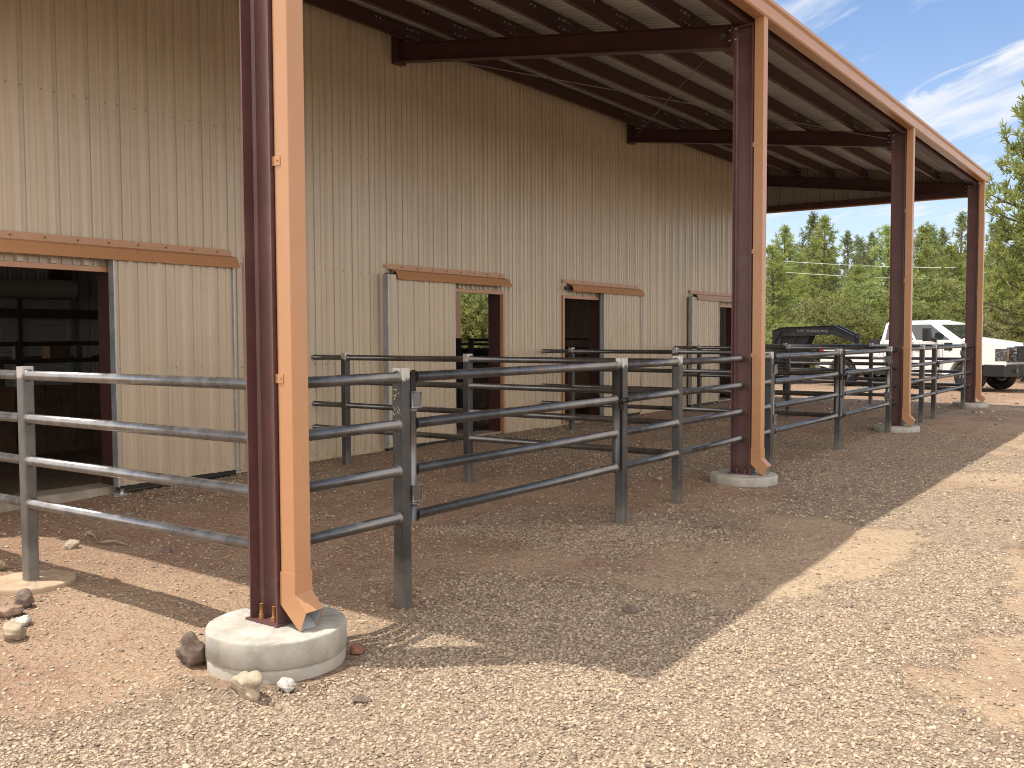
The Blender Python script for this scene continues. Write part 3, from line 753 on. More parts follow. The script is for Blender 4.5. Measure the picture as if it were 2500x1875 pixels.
# gable infill panels and their trim, both ends
for x_, out in ((XA-.03, -1), (XB+.03, 1)):
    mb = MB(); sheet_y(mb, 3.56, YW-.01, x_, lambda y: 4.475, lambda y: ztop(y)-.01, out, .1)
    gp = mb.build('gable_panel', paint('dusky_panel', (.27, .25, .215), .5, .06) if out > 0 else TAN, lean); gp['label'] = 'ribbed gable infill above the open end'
    mb = MB(); mb.box(x_-.05, x_+.045, 3.545, YW-.06, 4.455, 4.474); mb.build('trim', COPPER, gp)
    mb = MB(); mb.box(x_-.10, x_-.055, 3.76, YW-.1, 4.476, 4.60) if out > 0 else mb.box(x_+.055, x_+.10, 3.76, YW-.1, 4.476, 4.60); mb.build('girt', MAROON_D, gp)
    mb = MB(); xx = x_+out*.05
    mb.add([(xx-.02, 3.40, ztop(3.40)-.17), (xx+.045, 3.40, ztop(3.40)-.17), (xx+.045, 3.40, ztop(3.40)+.045), (xx-.02, 3.40, ztop(3.40)+.045), (xx-.02, YW, ztop(YW)-.17), (xx+.045, YW, ztop(YW)-.17), (xx+.045, YW, ztop(YW)+.045), (xx-.02, YW, ztop(YW)+.045)],
           [(0, 1, 2, 3), (7, 6, 5, 4), (0, 4, 5, 1), (1, 5, 6, 2), (2, 6, 7, 3), (3, 7, 4, 0)])
    mb.build('rake_trim', COPPER, lean)
# downspouts
for i, c in enumerate(CX):
    x0, x1, y0, y1 = c-.058, c+.046, 3.425, 3.522
    ze = .375
    mb = MB(); mb.rbox(x0, x1, y0, y1, .52, 4.736, .004)
    ds = mb.build('downspout', COPPER, lean)
    mb = MB(); e = .003                                       # slightly larger elbow sleeve
    X0, X1 = x0-e, x1+e; A, B = y1+e, y0-e
    k = .135
    ring = lambda yo, yi, zo, zi: [(X0, yo, zo), (X1, yo, zo), (X1, yi, zi), (X0, yi, zi)]
    r0 = ring(A, B, .53, .53); r1 = ring(A, B, ze-.005, ze+.055); r2 = ring(A-k, B-.075, ze-.005-.115, ze+.055-.075)
    vs_ = r0+r1+r2; fs = []
    for s_ in (0, 4):
        for j in range(4): fs.append((s_+j, s_+(j+1) % 4, s_+4+(j+1) % 4, s_+4+j))
    fs += [(3, 2, 1, 0)]
    mb.add(vs_, fs)
    # pale inside of the open end
    q = [Vector(t) for t in r2]; cn = sum(q, Vector())/4; q2 = [cn+(t-cn)*.985+Vector((0, .004, .004)) for t in q]; dp = [t+Vector((0, .07, .06)) for t in q2]
    mb.add(q2+dp, [(j, (j+1) % 4, 4+(j+1) % 4, 4+j) for j in range(4)]+[(4, 5, 6, 7)], 1)
    mb.build('elbow', [COPPER, paint('pale_inside', (.34, .36, .38), .5) if i == 0 else bpy.data.materials['pale_inside']], ds)
    for zs in (1.455, 2.475, 3.515):
        mb = MB(); mb.box(x0-.004, x0-.0005, y0+.055, y1+.02, zs-.022, zs+.022); mb.tube([(x0-.007, y0+.07, zs), (x0-.004, y0+.07, zs)], .004, 6, 1)
        mb.build('strap', [COPPER, SCREW], ds)
# rod bracing between frames two and three
mb = MB()
mb.tube([(CX[1]-.02, 8.12, zr(8.1)-.10), (CX[2], 3.80, zr(3.8)-.10)], .0055, 6); mb.tube([(CX[2], 8.10, zr(8.1)-.10), (CX[1], 3.85, zr(3.85)-.10)], .0055, 6)
mb.tube([(CX[1]-.025, 3.86, zr(3.86)-.105), (CX[1]-.004, 3.86, zr(3.86)-.105)], .034, 12); mb.tube([(CX[1]-.04, 3.86, zr(3.86)-.105), (CX[1]-.02, 3.86, zr(3.86)-.105)], .014, 6)
mb.build('brace_rod', PIPE_L, lean)

# ------------------------------------------------------------------ footings
def footing(label, x, y, r, ztop_, seed, group='round concrete footings', mat=None):
    rr = np.random.default_rng(seed); n = 56; vs_ = []; sm_ = ztop_-.125
    rings = [(-.25, .985), (sm_-.014, .985), (sm_-.006, .972), (sm_, 1.0), (ztop_-.014, 1.0), (ztop_-.004, .992), (ztop_, .975), (ztop_, .5)]
    ring_n = len(rings)
    for z_, k in rings:
        for j in range(n):
            a = 2*math.pi*j/n; q_ = 1+.004*math.sin(3*a+seed)+.003*rr.standard_normal()
            vs_.append((r*k*q_*math.cos(a), r*k*q_*math.sin(a), z_ + (.002*rr.standard_normal() if z_ > ztop_-.01 else 0)))
    vs_.append((0, 0, ztop_)); fs = []
    for i in range(ring_n-1):
        for j in range(n): fs.append((i*n+j, i*n+(j+1) % n, (i+1)*n+(j+1) % n, (i+1)*n+j))
    for j in range(n): fs.append(((ring_n-1)*n+j, (ring_n-1)*n+(j+1) % n, len(vs_)-1))
    mb = MB(); mb.add(vs_, fs, 0, False)
    o = mb.build('concrete_footing', mat or CONC); o.location = (x, y, 0)
    for p_ in o.data.polygons: p_.use_smooth = abs(p_.normal.z) < .5
    return tag(o, label, 'footing', group)
footing('tall round concrete footing under the nearest maroon column', CX[0]-.02, 3.60, .335, ZB, 1)
footing('round concrete footing under the second maroon column', CX[1], 3.62, .335, ZB, 2)
footing('low chipped concrete footing under the third maroon column', CX[2], 3.62, .335, ZB-.002, 3)
footing('low concrete footing under the farthest maroon column', CX[3], 3.62, .335, ZB-.002, 4)
footing('low dusty round footing under the square post left of nearest column', 3.12, 5.93, .255, .128, 5, mat=concrete('dusty_concrete', (0.40, 0.31, 0.22)))

# ------------------------------------------------------------------ pipe fences and gates
RZ = (1.42, 1.15, .885, .615); RR = .0302; PH = .038
YFN = 3.655                                                  # line of the front fence
def post(parent, x, y, mat=POST, top=1.475, h=PH, name='post'):
    mb = MB(); mb.rbox(x-h, x+h, y-h, y+h, -.25, top, .009)
    return mb.build(name, mat, parent)
def weld(mb, p0, d):
    p0 = Vector(p0); d = Vector(d)
    mb.tube([p0, p0+d*.006, p0+d*.014], [RR+.010, RR+.007, RR+.001], 14, 1, cap=False)
def rail(parent, a, b, mat=PIPE, w0=True, w1=True, r=RR):
    mb = MB(); a = Vector(a); b = Vector(b); d = (b-a).normalized()
    mb.tube([a, b], r, 18)
    if w0: weld(mb, a, d)
    if w1: weld(mb, b, -d)
    return mb.build('rail', [mat, WELD], parent)
def fence_x(label, spans, posts, y=YFN, group='pipe fence panels along the front'):
    f = thing('pipe_fence', label, 'fence', (spans[0][0], y, 0), group)
    for x in posts: post(f, x, y)
    for x0, x1 in spans:
        for z in RZ: rail(f, (x0, y, z), (x1, y, z))
    return f
def fence_y(label, x, posts, y0, y1, mat=PIPE, pmat=POST):
    f = thing('pipe_fence', label, 'fence', (x, y0, 0), 'pipe fences dividing the stall runs')
    ys = [y0]+[q_ for q_ in posts]+[y1]
    for y in posts: post(f, x, y, pmat)
    for k in range(len(ys)-1):
        a = ys[k]+(PH if k else 0); b = ys[k+1]-(PH if k < len(ys)-2 else 0)
        for z in RZ: rail(f, (x, a, z), (x, b, z), mat, True, k < len(ys)-2)
    return f
def gate(label, xh, xl, hinge_side, top_mat=PIPE):
    """hinged at xh, latched at xl; hinge_side = +1 when the gate runs towards +X"""
    s = hinge_side; y = YFN
    g = thing('pipe_gate', label, 'gate', (xh, y, 0), 'pipe gates of the stall runs')
    xa = xh+s*(PH+.045); xb = xl-s*(PH+.052)
    mb = MB(); mb.tube([(xa, y, RZ[3]-.03), (xa, y, RZ[0]+.03)], RR, 16); mb.build('hinge_stile', PIPE, g)
    mb = MB(); mb.tube([(xb, y, RZ[3]-.0), (xb, y, RZ[0]+.0)], RR, 16); mb.build('latch_stile', POST, g)
    for i, z in enumerate(RZ): rail(g, (xa+s*RR*.9, y, z), (xb-s*RR*.9, y, z), top_mat if i == 0 else PIPE)
    for z in (1.29, .75):
        mb = MB(); x0, x1 = sorted((xh+s*(PH+.001), xa+s*.038)); mb.rbox(x0, x1, y-.045, y+.045, z-.045, z+.045, .006)
        mb.tube([(xa, y, z-.068), (xa, y, z-.046)], .037, 14, 1)
        for ya, yb in ((y-.045, y+.045),):
            fc = [(x0, ya-.001, z-.045), (x1, ya-.001, z-.045), (x1, ya-.001, z+.045), (x0, ya-.001, z+.045), (x0, ya-.001, z-.045)]
            mb.tube(fc, .005, 5, 2)
        mb.build('hinge', [PIPE, WELD, GROUND_W], g)
    mb = MB(); z = 1.145; yl = y-PH-.02
    mb.tube([(xb-s*.05, yl, z), (xl+s*.05, yl, z)], .011, 10); mb.tube([(xb-s*.03, yl, z), (xb+s*.01, yl, z)], .019, 10); mb.tube([(xl-s*.02, yl, z), (xl+s*.02, yl, z)], .021, 10)
    mb.box(min(xb, xb+s*.03), max(xb, xb+s*.03), yl-.012, yl+.02, z-.07, z-.015)
    lt = mb.build('latch', BLACKST, g)
    mb = MB(); xc = (xb+xl)/2; zc = z-.03
    for k in range(11):                                       # chain links hanging from the latch
        t = k/10; cxk = xc+.012*math.sin(k*1.3)+s*.03*t; ck = Vector((cxk, yl-.012, zc-.017*k)); d = Vector((.0065, 0, 0)) if k % 2 else Vector((0, .0065, 0))
        mb.tube([ck+d+Vector((0, 0, .010)), ck+d-Vector((0, 0, .010)), ck-d-Vector((0, 0, .010)), ck-d+Vector((0, 0, .010)), ck+d+Vector((0, 0, .010))], .0026, 5)
    mb.build('chain', BLACKST, lt)
    return g
P1x, P2x, P3x, P4x, P5x, P6x, P7x, P8x, P9x = 4.07, 6.665, 7.68, 9.93, 12.42, 14.97, 17.13, 18.08, 20.78
f1 = fence_x('short pipe fence between nearest column and the chalk marked post', [(CX[0]+.005, P1x-PH)], [P1x])
# chalk marks on the hinge post
ck = NT('yellow_chalk'); ck.set(Base_Color=(.62, .58, .25), Roughness=.9)
mb = MB()
for pl in ([(.022, 1.352), (-.002, 1.350), (-.004, 1.312), (.026, 1.318)], [(-.020, 1.334), (.006, 1.322), (.020, 1.292)]):
    mb.tube([(P1x-PH-.0012, YFN+a_, z_) for a_, z_ in pl], .0022, 5)
mb.build('chalk_mark', ck.mat, f1)
mb = MB()
cp_ = lambda a, z: (P1x-PH-.0012, YFN+a, z)
for pl in ([(.028, 1.262), (.012, 1.232), (.024, 1.220), (.002, 1.250), (-.010, 1.222), (.004, 1.214)], [(-.006, 1.256), (-.024, 1.236), (-.010, 1.226), (-.028, 1.212)], [(.03, 1.22), (.016, 1.205)]):
    mb.tube([cp_(a, z) for a, z in pl], .0016, 5)
chm = NT('white_chalk'); chm.set(Base_Color=(.6, .6, .58), Roughness=.9)
mb.build('chalk_mark', chm.mat, f1)
gate('nearest pipe gate with orange rust along its top rail', P1x, P2x, 1, PIPE_R)
fence_x('pipe fence with two posts between nearest gate and second column', [(P2x+PH, P3x-PH), (P3x+PH, CX[1]-.01)], [P2x, P3x])
fence_x('short pipe fence right behind the second column', [(CX[1]+.01, P4x-PH)], [P4x])
gate('second pipe gate, hinged behind the second column', P4x, P5x, 1)
gate('third pipe gate, hinged on the post before the third column', P6x, P5x+.075, -1)
fence_x('short pipe fence joining the third column on its near side', [(P6x+PH, CX[2]-.01)], [P6x])
fence_x('pipe fence with two posts beyond the third column', [(CX[2]+.01, P7x-PH), (P7x+PH, P8x-PH)], [P7x, P8x])
gate('farthest pipe gate, hinged next to the last column', P9x, P8x, -1)
fence_x('short pipe fence ending at the farthest column', [(P9x+PH, CX[3]-.01)], [P9x])
fence_y('bright bare steel pipe fence running left from the nearest column', CX[0], [5.93, 7.70], 3.734, 8.22, PIPE_L, POST_L)
fence_y('dark pipe fence meeting the wall left of the second stall door', P3x-.01, [5.98, 7.72], YFN+PH, 8.22)
fence_y('dark pipe fence meeting the wall between second and third doors', P5x+.01, [YFN, 5.95, 7.68], YFN-.045, 8.22)
fence_y('dark pipe fence beyond the third door, behind the second column', P7x+.01, [5.95, 7.70], YFN+PH, 8.22)
fence_y('farthest dark pipe fence closing the open end of the canopy', CX[3]-.02, [5.6, 7.5], 3.72, 8.22)

# pens inside the barn, dim behind the doors
def pen(label, x0, x1, y, boards=True):
    f = thing('stall_panel', label, 'stall panel', (x0, y, 0), 'stall panels inside the barn')
    for x in np.linspace(x0, x1, max(2, int((x1-x0)/2.4)+1)):
        mb = MB(); mb.box(x-.04, x+.04, y-.04, y+.04, -.1, 1.62); mb.build('post', DARKIN, f)
    mb = MB()
    for z in (1.58, 1.36, 1.16): mb.tube([(x0, y, z), (x1, y, z)], .03, 10)
    mb.build('rails', DARKIN, f)
    if boards:
        mb = MB(); x = x0+.05
        rr = random.Random(int(x0*10))
        while x < x1-.15:
            w_ = rr.uniform(.16, .24); mb.box(x, x+w_-.008, y-.02, y+.02, .12, 1.05+rr.uniform(-.02, .02)); x += w_
        mb.build('kick_boards', WOOD, f)
    return f
pen('dark boarded stall panel deep inside behind the first open door', 3.4, 9.0, 12.0)
pen('dark boarded stall panel inside behind the second open door', 9.4, 15.1, 12.0)
pen('dark boarded stall panel inside behind the third and fourth doors', 15.5, 21.2, 12.0)
f = thing('stall_panel', 'black pipe panel across the far aisle opening', 'stall panel', (21.1, 12, 0), 'stall panels inside the barn')
mb = MB()
for z in (1.44, 1.30, 1.0, .7, .4): mb.tube([(21.15, 14.0, z), (21.15, 17.0, z)], .035, 10)
for y in (14.1, 15.4, 16.9): mb.box(21.11, 21.19, y-.04, y+.04, 0, 1.5)
mb.box(21.13, 21.15, 14.1, 17, .2, 1.28); mb.build('frame', DARKIN, f)
# bench with boxes glimpsed behind the first door
t = thing('workbench', 'rough wooden bench in the dark behind the first door', 'bench', (8.0, 15.0, 0))
mb = MB(); mb.box(7.3, 9.6, 14.7, 15.3, 1.28, 1.33); mb.box(7.3, 9.6, 15.2, 15.25, 1.33, 1.36); mb.build('top', WOOD, t)
for x, y in ((7.35, 14.75), (9.5, 14.75), (7.35, 15.2), (9.5, 15.2)):
    mb = MB(); mb.box(x, x+.07, y, y+.07, .0, 1.28); mb.build('leg', WOOD, t)
for (x, w_, h_, lab) in ((8.2, .34, .26, 'brown box on the dark bench inside the barn'), (8.75, .16, .18, 'small pale carton on the right end of the dark bench')):
    mb = MB(); mb.box(x, x+w_, 14.85, 15.1, 1.331, 1.331+h_); mb.box(x-.006, x+w_+.006, 14.844, 15.106, 1.331+h_, 1.331+h_+.012)
    tag(mb.build('box', WOOD if w_ > .3 else LINER), lab, 'box')

# ------------------------------------------------------------------ white pickup
TG = gzf(31.1, 6.5)
WHITE = NT('white_car_paint'); WHITE.set(Base_Color=(0.80, 0.80, 0.80), Roughness=0.22, Coat_Weight=0.6, Coat_Roughness=0.04); WHITE = WHITE.mat
GLASS = NT('dark_glass'); GLASS.set(Base_Color=(0.02, 0.024, 0.028), Roughness=0.03, Specular_IOR_Level=0.9, Coat_Weight=0.5, Coat_Roughness=0.02); GLASS = GLASS.mat
CHROME = NT('headlamp_chrome'); cv_ = CHROME.coord('Object'); CHROME.set(Base_Color=CHROME.mix(CHROME.rng(CHROME.voro(cv_, 18), .1, .5), (.85, .85, .87), (.25, .26, .28)), Metallic=.8, Roughness=.15); CHROME = CHROME.mat
TYRE = paint('tyre_rubber', (.028, .027, .026), .8, .2, 20, .2, dust=.35)
PLAST = paint('black_plastic', (.022, .022, .023), .45, .15, 10, .4)
RIM = NT('alloy'); RIM.set(Base_Color=(.55, .55, .56), Metallic=.85, Roughness=.3); RIM = RIM.mat
REDL = NT('red_lamp'); REDL.set(Base_Color=(.5, .02, .02), Roughness=.15); REDL = REDL.mat
AMB = NT('amber_lens'); AMB.set(Base_Color=(.55, .2, .03), Roughness=.15); AMB = AMB.mat
XR, XL = 30.10, 32.13; XM = (XR+XL)/2
truck = thing('pickup_truck', 'white crew cab pickup truck with black grille guard parked beyond the canopy', 'truck', (XM, 7, TG))
arc = lambda cy, cz, r, a0, a1, n=12: [(cy+r*math.cos(math.radians(a0+(a1-a0)*k/n)), cz+r*math.sin(math.radians(a0+(a1-a0)*k/n))) for k in range(n+1)]
FWY, RWY, WZ = 5.06, 9.02, TG+.43
side = [(4.08, TG+.62), (3.99, TG+.80), (3.98, TG+1.18), (4.03, TG+1.27), (4.25, TG+1.335), (5.0, TG+1.385), (5.62, TG+1.40), (7.74, TG+1.40), (7.745, TG+.95), (9.80, TG+.95), (9.84, TG+.62)] \
    + [(9.52, TG+.55)] + arc(RWY, WZ, .50, 12, 168) + [(8.50, TG+.48), (5.60, TG+.46)] + arc(FWY, WZ, .53, 8, 172) + [(4.40, TG+.58)]
mb = MB(); mb.extrude(side, 0, XR, XL)
body = recalc(mb.build('body', WHITE, truck, bevel=.035))
mb = MB(); mb.box(XR+.30, XL-.30, 4.3, 9.6, TG+.42, TG+.93); mb.build('chassis', PLAST, truck)
# bonnet dome
mb = MB(); prof = [(XR+.12, 0), (XR+.30, .055), (XR+.62, .075), (XM-.2, .105), (XM+.2, .105), (XL-.62, .075), (XL-.30, .055), (XL-.12, 0)]
ys = [(4.02, -.10), (4.10, -.02), (4.4, .0), (5.3, .045), (5.62, .05)]
bz = lambda y: TG+1.27+.13*min(1, (y-4.0)/1.6)
vs_ = [(x, y, bz(y)+d+h*(.55+.45*min(1, (y-4)/.5))) for y, d in ys for x, h in prof]; n = len(prof)
mb.add(vs_, [(j*n+i, j*n+i+1, (j+1)*n+i+1, (j+1)*n+i) for j in range(len(ys)-1) for i in range(n-1)], 0, True)
recalc(mb.build('bonnet', WHITE, truck))
# cab
def cabring(z, yf, yr, inset, cr=.10):
    x0, x1 = XR+inset, XL-inset; b = .12
    return [(x0, yf+b, z), (x0+b, yf+.03, z), (XM, yf-.07, z), (x1-b, yf+.03, z), (x1, yf+b, z), (x1, yr-.06, z), (x1-.08, yr, z), (x0+.08, yr, z), (x0, yr-.06, z)]
rings = [cabring(TG+1.37, 5.20, 7.77, .015), cabring(TG+1.43, 5.28, 7.765, .025), cabring(TG+1.90, 6.02, 7.69, .14), cabring(TG+1.955, 6.16, 7.64, .19), cabring(TG+1.99, 6.36, 7.52, .28), cabring(TG+2.005, 6.6, 7.3, .48)]
n = 9; vs_ = [q_ for r_ in rings for q_ in r_]
fs = [(j*n+i, j*n+(i+1) % n, (j+1)*n+(i+1) % n, (j+1)*n+i) for j in range(len(rings)-1) for i in range(n)]+[tuple((len(rings)-1)*n+i for i in range(n))]
mb = MB(); mb.add(vs_, fs, 0, True); cab = recalc(mb.build('cab', WHITE, truck))
lerp = lambda a, b, t: tuple(p_+(q_-p_)*t for p_, q_ in zip(a, b))
r1_, r2_ = rings[1], rings[2]
def quad_on(ia, ib, t0, t1, s0, s1, off):
    P_ = lambda t, s: Vector(lerp(lerp(r1_[ia], r1_[ib], t), lerp(r2_[ia], r2_[ib], t), s))+Vector(off)
    return [P_(t0, s0), P_(t1, s0), P_(t1, s1), P_(t0, s1)]
for (ia, ib), off, nm in (((0, 8), (-.006, 0, 0), 'side_window'), ((4, 5), (.006, 0, 0), 'side_window')):
    for t0, t1 in ((.07, .52), (.555, .95)):
        q_ = quad_on(ia, ib, t0, t1, .03, .97, off)
        mb = MB(); mb.add(q_, [(0, 1, 2, 3)]); mb.build(nm, GLASS, cab)
mb = MB()
w_ = []
for s_ in (.06, .94):
    row = [Vector(lerp(r1_[i], r2_[i], s_))+Vector((0, -.008, .006)) for i in (1, 2, 3)]
    row = [row[0].lerp(row[1], .02), row[1], row[2].lerp(row[1], .02)]; w_ += row
mb.add(w_, [(0, 1, 4, 3), (1, 2, 5, 4)], 0, True); mb.build('windscreen', GLASS, cab)
mb = MB(); q_ = [Vector(lerp(r1_[7], r2_[7], .1)), Vector(lerp(r1_[6], r2_[6], .1)), Vector(lerp(r1_[6], r2_[6], .85)), Vector(lerp(r1_[7], r2_[7], .85))]
mb.add([p_+Vector((0, .008, 0)) for p_ in q_], [(0, 1, 2, 3)]); mb.build('rear_window', GLASS, cab)
for k in range(5):
    mb = MB(); x = XM+(k-2)*.26; mb.extrude([(6.40, TG+1.96), (6.55, TG+1.965), (6.54, TG+2.01), (6.45, TG+2.02)], 0, x-.05, x+.05); mb.build('roof_lamp', paint('roof_lamp_white', (.7, .68, .62), .3, .05) if k == 0 else bpy.data.materials['roof_lamp_white'], cab)
# doors: outlines and handles on the near side
for y0_, y1_ in ((5.78, 6.68), (6.70, 7.62)):
    mb = MB(); s_ = .009
    for a, b, c_, d in ((y0_, y1_, TG+.60, TG+.60+s_), (y0_, y0_+s_, TG+.6, TG+1.39), (y1_-s_, y1_, TG+.6, TG+1.39)): mb.box(XR-.002, XR+.01, a, b, c_, d)
    dr = mb.build('door', PLAST, truck)
    mb = MB(); mb.box(XR-.035, XR+.005, y1_-.24, y1_-.06, TG+1.19, TG+1.225); mb.build('handle', WHITE, dr)
mb = MB(); mb.box(XR-.002, XR+.01, 5.50, 5.74, TG+1.14, TG+1.36); mb.box(XR-.006, XR, 5.56, 5.60, TG+1.12, TG+1.35); mb.build('wing_vent', PLAST, truck)
# bed
mb = MB(); mb.box(XR, XR+.10, 7.77, 9.84, TG+.9, TG+1.275); mb.build('bed_side', WHITE, truck, bevel=.02)
mb = MB(); mb.box(XL-.10, XL, 7.77, 9.84, TG+.9, TG+1.275); mb.build('bed_side', WHITE, truck, bevel=.02)
mb = MB(); mb.box(XR+.1, XL-.1, 9.76, 9.84, TG+.66, TG+1.275); mb.build('tailgate', WHITE, truck, bevel=.015)
for x_ in (XR, XL):
    mb = MB(); mb.box(x_-.008, x_+.008, 9.70, 9.80, TG+.86, TG+1.20); mb.box(x_-.06 if x_ > XM else x_-.008, x_+.008 if x_ > XM else x_+.06, 9.80, 9.852, TG+.86, TG+1.20); mb.build('tail_lamp', REDL, truck)
mb = MB(); mb.extrude([(9.84, TG+.52), (10.02, TG+.54), (10.04, TG+.72), (9.84, TG+.72)], 0, XR+.05, XL-.05); mb.build('rear_bumper', CHROME, truck)
mb = MB(); mb.rbox(XR+.14, XL-.14, 7.80, 8.25, TG+1.1, TG+1.44, .03); mb.build('tool_box', PLAST, truck)
mb = MB(); mb.box(XR-.06, XR+.14, 5.75, 8.2, TG+.40, TG+.46); mb.build('running_board', PLAST, truck)
# front: grille, lamps, bumper, guard
mb = MB(); mb.box(XR+.505, XL-.505, 3.955, 4.0, TG+.86, TG+1.25)
for z_ in np.arange(.90, 1.25, .07): mb.box(XR+.505, XL-.505, 3.935, 3.96, TG+z_, TG+z_+.025)
mb.build('grille', PLAST, truck)
for sx in (0, 1):
    mb = MB(); xa, xb = (XR-.004, XR+.50) if sx == 0 else (XL-.50, XL+.004)
    mb.box(xa, xb, 3.962, 4.0, TG+.84, TG+1.24)
    if sx == 0: mb.box(XR-.006, XR+.02, 4.0, 4.30, TG+.87, TG+1.20)
    else: mb.box(XL-.02, XL+.006, 4.0, 4.30, TG+.87, TG+1.20)
    hl = mb.build('headlight', CHROME, truck)
    for z_ in (.95, 1.12):
        mb = MB(); xc = (xa+xb)/2+(.07 if sx == 0 else -.07); mb.tube([(xc, 3.958, TG+z_), (xc, 3.950, TG+z_)], .065, 14); mb.build('lens', GLASS, hl)
    mb = MB(); mb.box(xa if sx == 0 else xb-.03, xa+.03 if sx == 0 else xb, 3.955, 4.28 if 0 else 3.97, TG+.90, TG+1.18); mb.build('marker_lamp', AMB, hl)
mb = MB(); mb.add([(x, y, TG+z_) for x, y in ((XR-.02, 4.62), (XR-.02, 4.05), (XR+.25, 3.82), (XL-.25, 3.82), (XL+.02, 4.05), (XL+.02, 4.62)) for z_ in (.44, .77)],
    [(0, 2, 3, 1), (2, 4, 5, 3), (4, 6, 7, 5), (6, 8, 9, 7), (8, 10, 11, 9), (1, 3, 5, 7, 9, 11), (10, 8, 6, 4, 2, 0), (0, 1, 11, 10)])
bp = recalc(mb.build('front_bumper', PLAST, truck, bevel=.02))
mb = MB()
for x in (XR+.16, XL-.16):
    xs_ = (x, x); mb.tube([(x, 3.79, TG+.62), (x, 3.775, TG+.62)], .055, 14); mb.build('fog_lamp', GLASS, bp); mb = MB()
gd = MB()
for x in (XM-.42, XM+.42):
    gd.tube([(x, 3.86, TG+.32), (x, 3.74, TG+.46), (x, 3.70, TG+.80), (x, 3.74, TG+1.24), (x, 3.80, TG+1.33)], .046, 12)
y_ = 3.80
for x0_, x1_ in ((XR-.02, XM-.42), (XM+.42, XL+.02)):
    xo, xi = (x0_, x1_) if x0_ < XM-.5 else (x1_, x0_)
    gd.tube([(xi, y_-.04, TG+1.25), (xo+.06*(1 if xo < xi else -1), y_, TG+1.25), (xo, y_+.02, TG+1.20), (xo, y_+.10, TG+.98), (xo+.04*(1 if xo < xi else -1), y_+.02, TG+.86), (xi, y_-.04, TG+.85)], .022, 8)
    for z_ in (1.05, .96): gd.tube([(xi, y_-.04, TG+z_), (xo, y_+.05, TG+z_)], .016, 8)
for z_ in (1.24, 1.12, 1.0, .88): gd.tube([(XM-.42, 3.72, TG+z_), (XM+.42, 3.72, TG+z_)], .018, 8)
gd.tube([(XR+.44, y_-.02, TG+1.25), (XR+.47, y_-.02, TG+1.34), (XM, y_-.02, TG+1.35), (XL-.47, y_-.02, TG+1.34), (XL-.44, y_-.02, TG+1.25)], .018, 8)
gd.build('grille_guard', PLAST, truck)
# mirrors
for x_, s_ in ((XR, -1), (XL, 1)):
    mb = MB(); mb.rbox(min(x_+s_*.16, x_+s_*.36), max(x_+s_*.16, x_+s_*.36), 6.00, 6.22, TG+1.40, TG+1.78, .05)
    mi = mb.build('mirror', PLAST, truck, bevel=.02)
    mb = MB(); mb.tube([(x_, 5.98, TG+1.46), (x_+s_*.2, 6.08, TG+1.48)], .035, 8); mb.tube([(x_, 5.98, TG+1.40), (x_+s_*.2, 6.08, TG+1.44)], .03, 8); mb.build('arm', PLAST, mi)
# wheels
def wheel(parent, x, y, z, out, r=.43, w=.29):
    """tyre and rim, lathed about the X axis"""
    def lathe(prof, seg=32):
        mb = MB(); n_ = len(prof)
        vs_ = [(x+px_, y+pr*math.cos(2*math.pi*k/seg), z+pr*math.sin(2*math.pi*k/seg)) for k in range(seg) for px_, pr in prof]
        mb.add(vs_, [(k*n_+i, k*n_+i+1, ((k+1) % seg)*n_+i+1, ((k+1) % seg)*n_+i) for k in range(seg) for i in range(n_-1)], 0, True); return mb
    h = w/2
    t_ = recalc(lathe([(-h*.8, r*.56), (-h, r*.66), (-h, r*.86), (-h*.78, r*.97), (-h*.5, r), (h*.5, r), (h*.78, r*.97), (h, r*.86), (h, r*.66), (h*.8, r*.56)]).build('wheel', TYRE, parent))
    f_ = out*h*.55
    mb = lathe([(f_, 0.001), (f_+out*.05, r*.14), (f_+out*.02, r*.2), (f_, r*.50), (f_+out*.05, r*.58), (f_+out*.02, r*.60)], 24)
    for k in range(8):
        a = 2*math.pi*k/8; c_ = Vector((x+f_+out*.012, y+r*.33*math.cos(a), z+r*.33*math.sin(a))); mb.tube([c_, c_+Vector((out*.014, 0, 0))], .035, 8, 1)
    recalc(mb.build('rim', [RIM, PLAST], t_))
    return t_
for y_ in (FWY, RWY):
    wheel(truck, XR+.17, y_, WZ, -1); wheel(truck, XL-.17, y_, WZ, 1)
pa = math.radians(-18.0); ox, oy = XM-(XR+.17), 7-FWY
truck.rotation_euler = (0, 0, pa)
truck.location = (29.0+ox*math.cos(pa)-oy*math.sin(pa), 4.92+ox*math.sin(pa)+oy*math.cos(pa), TG)
# ------------------------------------------------------------------ gooseneck trailer
TX = 31.1
trl = thing('gooseneck_trailer', 'black gooseneck flatbed trailer hitched into the truck bed', 'trailer', (TX, 12, gzf(TX, 12)))
TB = paint('trailer_black', (.016, .017, .021), .38, .2, 6, .45, dust=.12)
mb = MB(); neck = [(11.20, 1.80), (10.93, 1.90), (9.22, 1.95), (8.60, 1.64), (8.60, 1.43), (9.28, 1.685), (10.93, 1.625), (11.20, 1.60)]
for dx in (-.30, .30):
    mb.extrude(neck, 0, TX+dx-.035, TX+dx+.035)
    for (a, b) in ((0, 1), (1, 2), (2, 3), (4, 5), (5, 6)):     # flanges
        (ya, za), (yb, zb_) = neck[a], neck[b]; nz = .014 if a < 3 else -.014
        mb.add([(TX+dx-.075, ya, za), (TX+dx+.075, ya, za), (TX+dx+.075, yb, zb_), (TX+dx-.075, yb, zb_), (TX+dx-.075, ya, za+nz), (TX+dx+.075, ya, za+nz), (TX+dx+.075, yb, zb_+nz), (TX+dx-.075, yb, zb_+nz)], [(0, 1, 2, 3), (7, 6, 5, 4), (0, 4, 5, 1), (1, 5, 6, 2), (2, 6, 7, 3), (3, 7, 4, 0)])
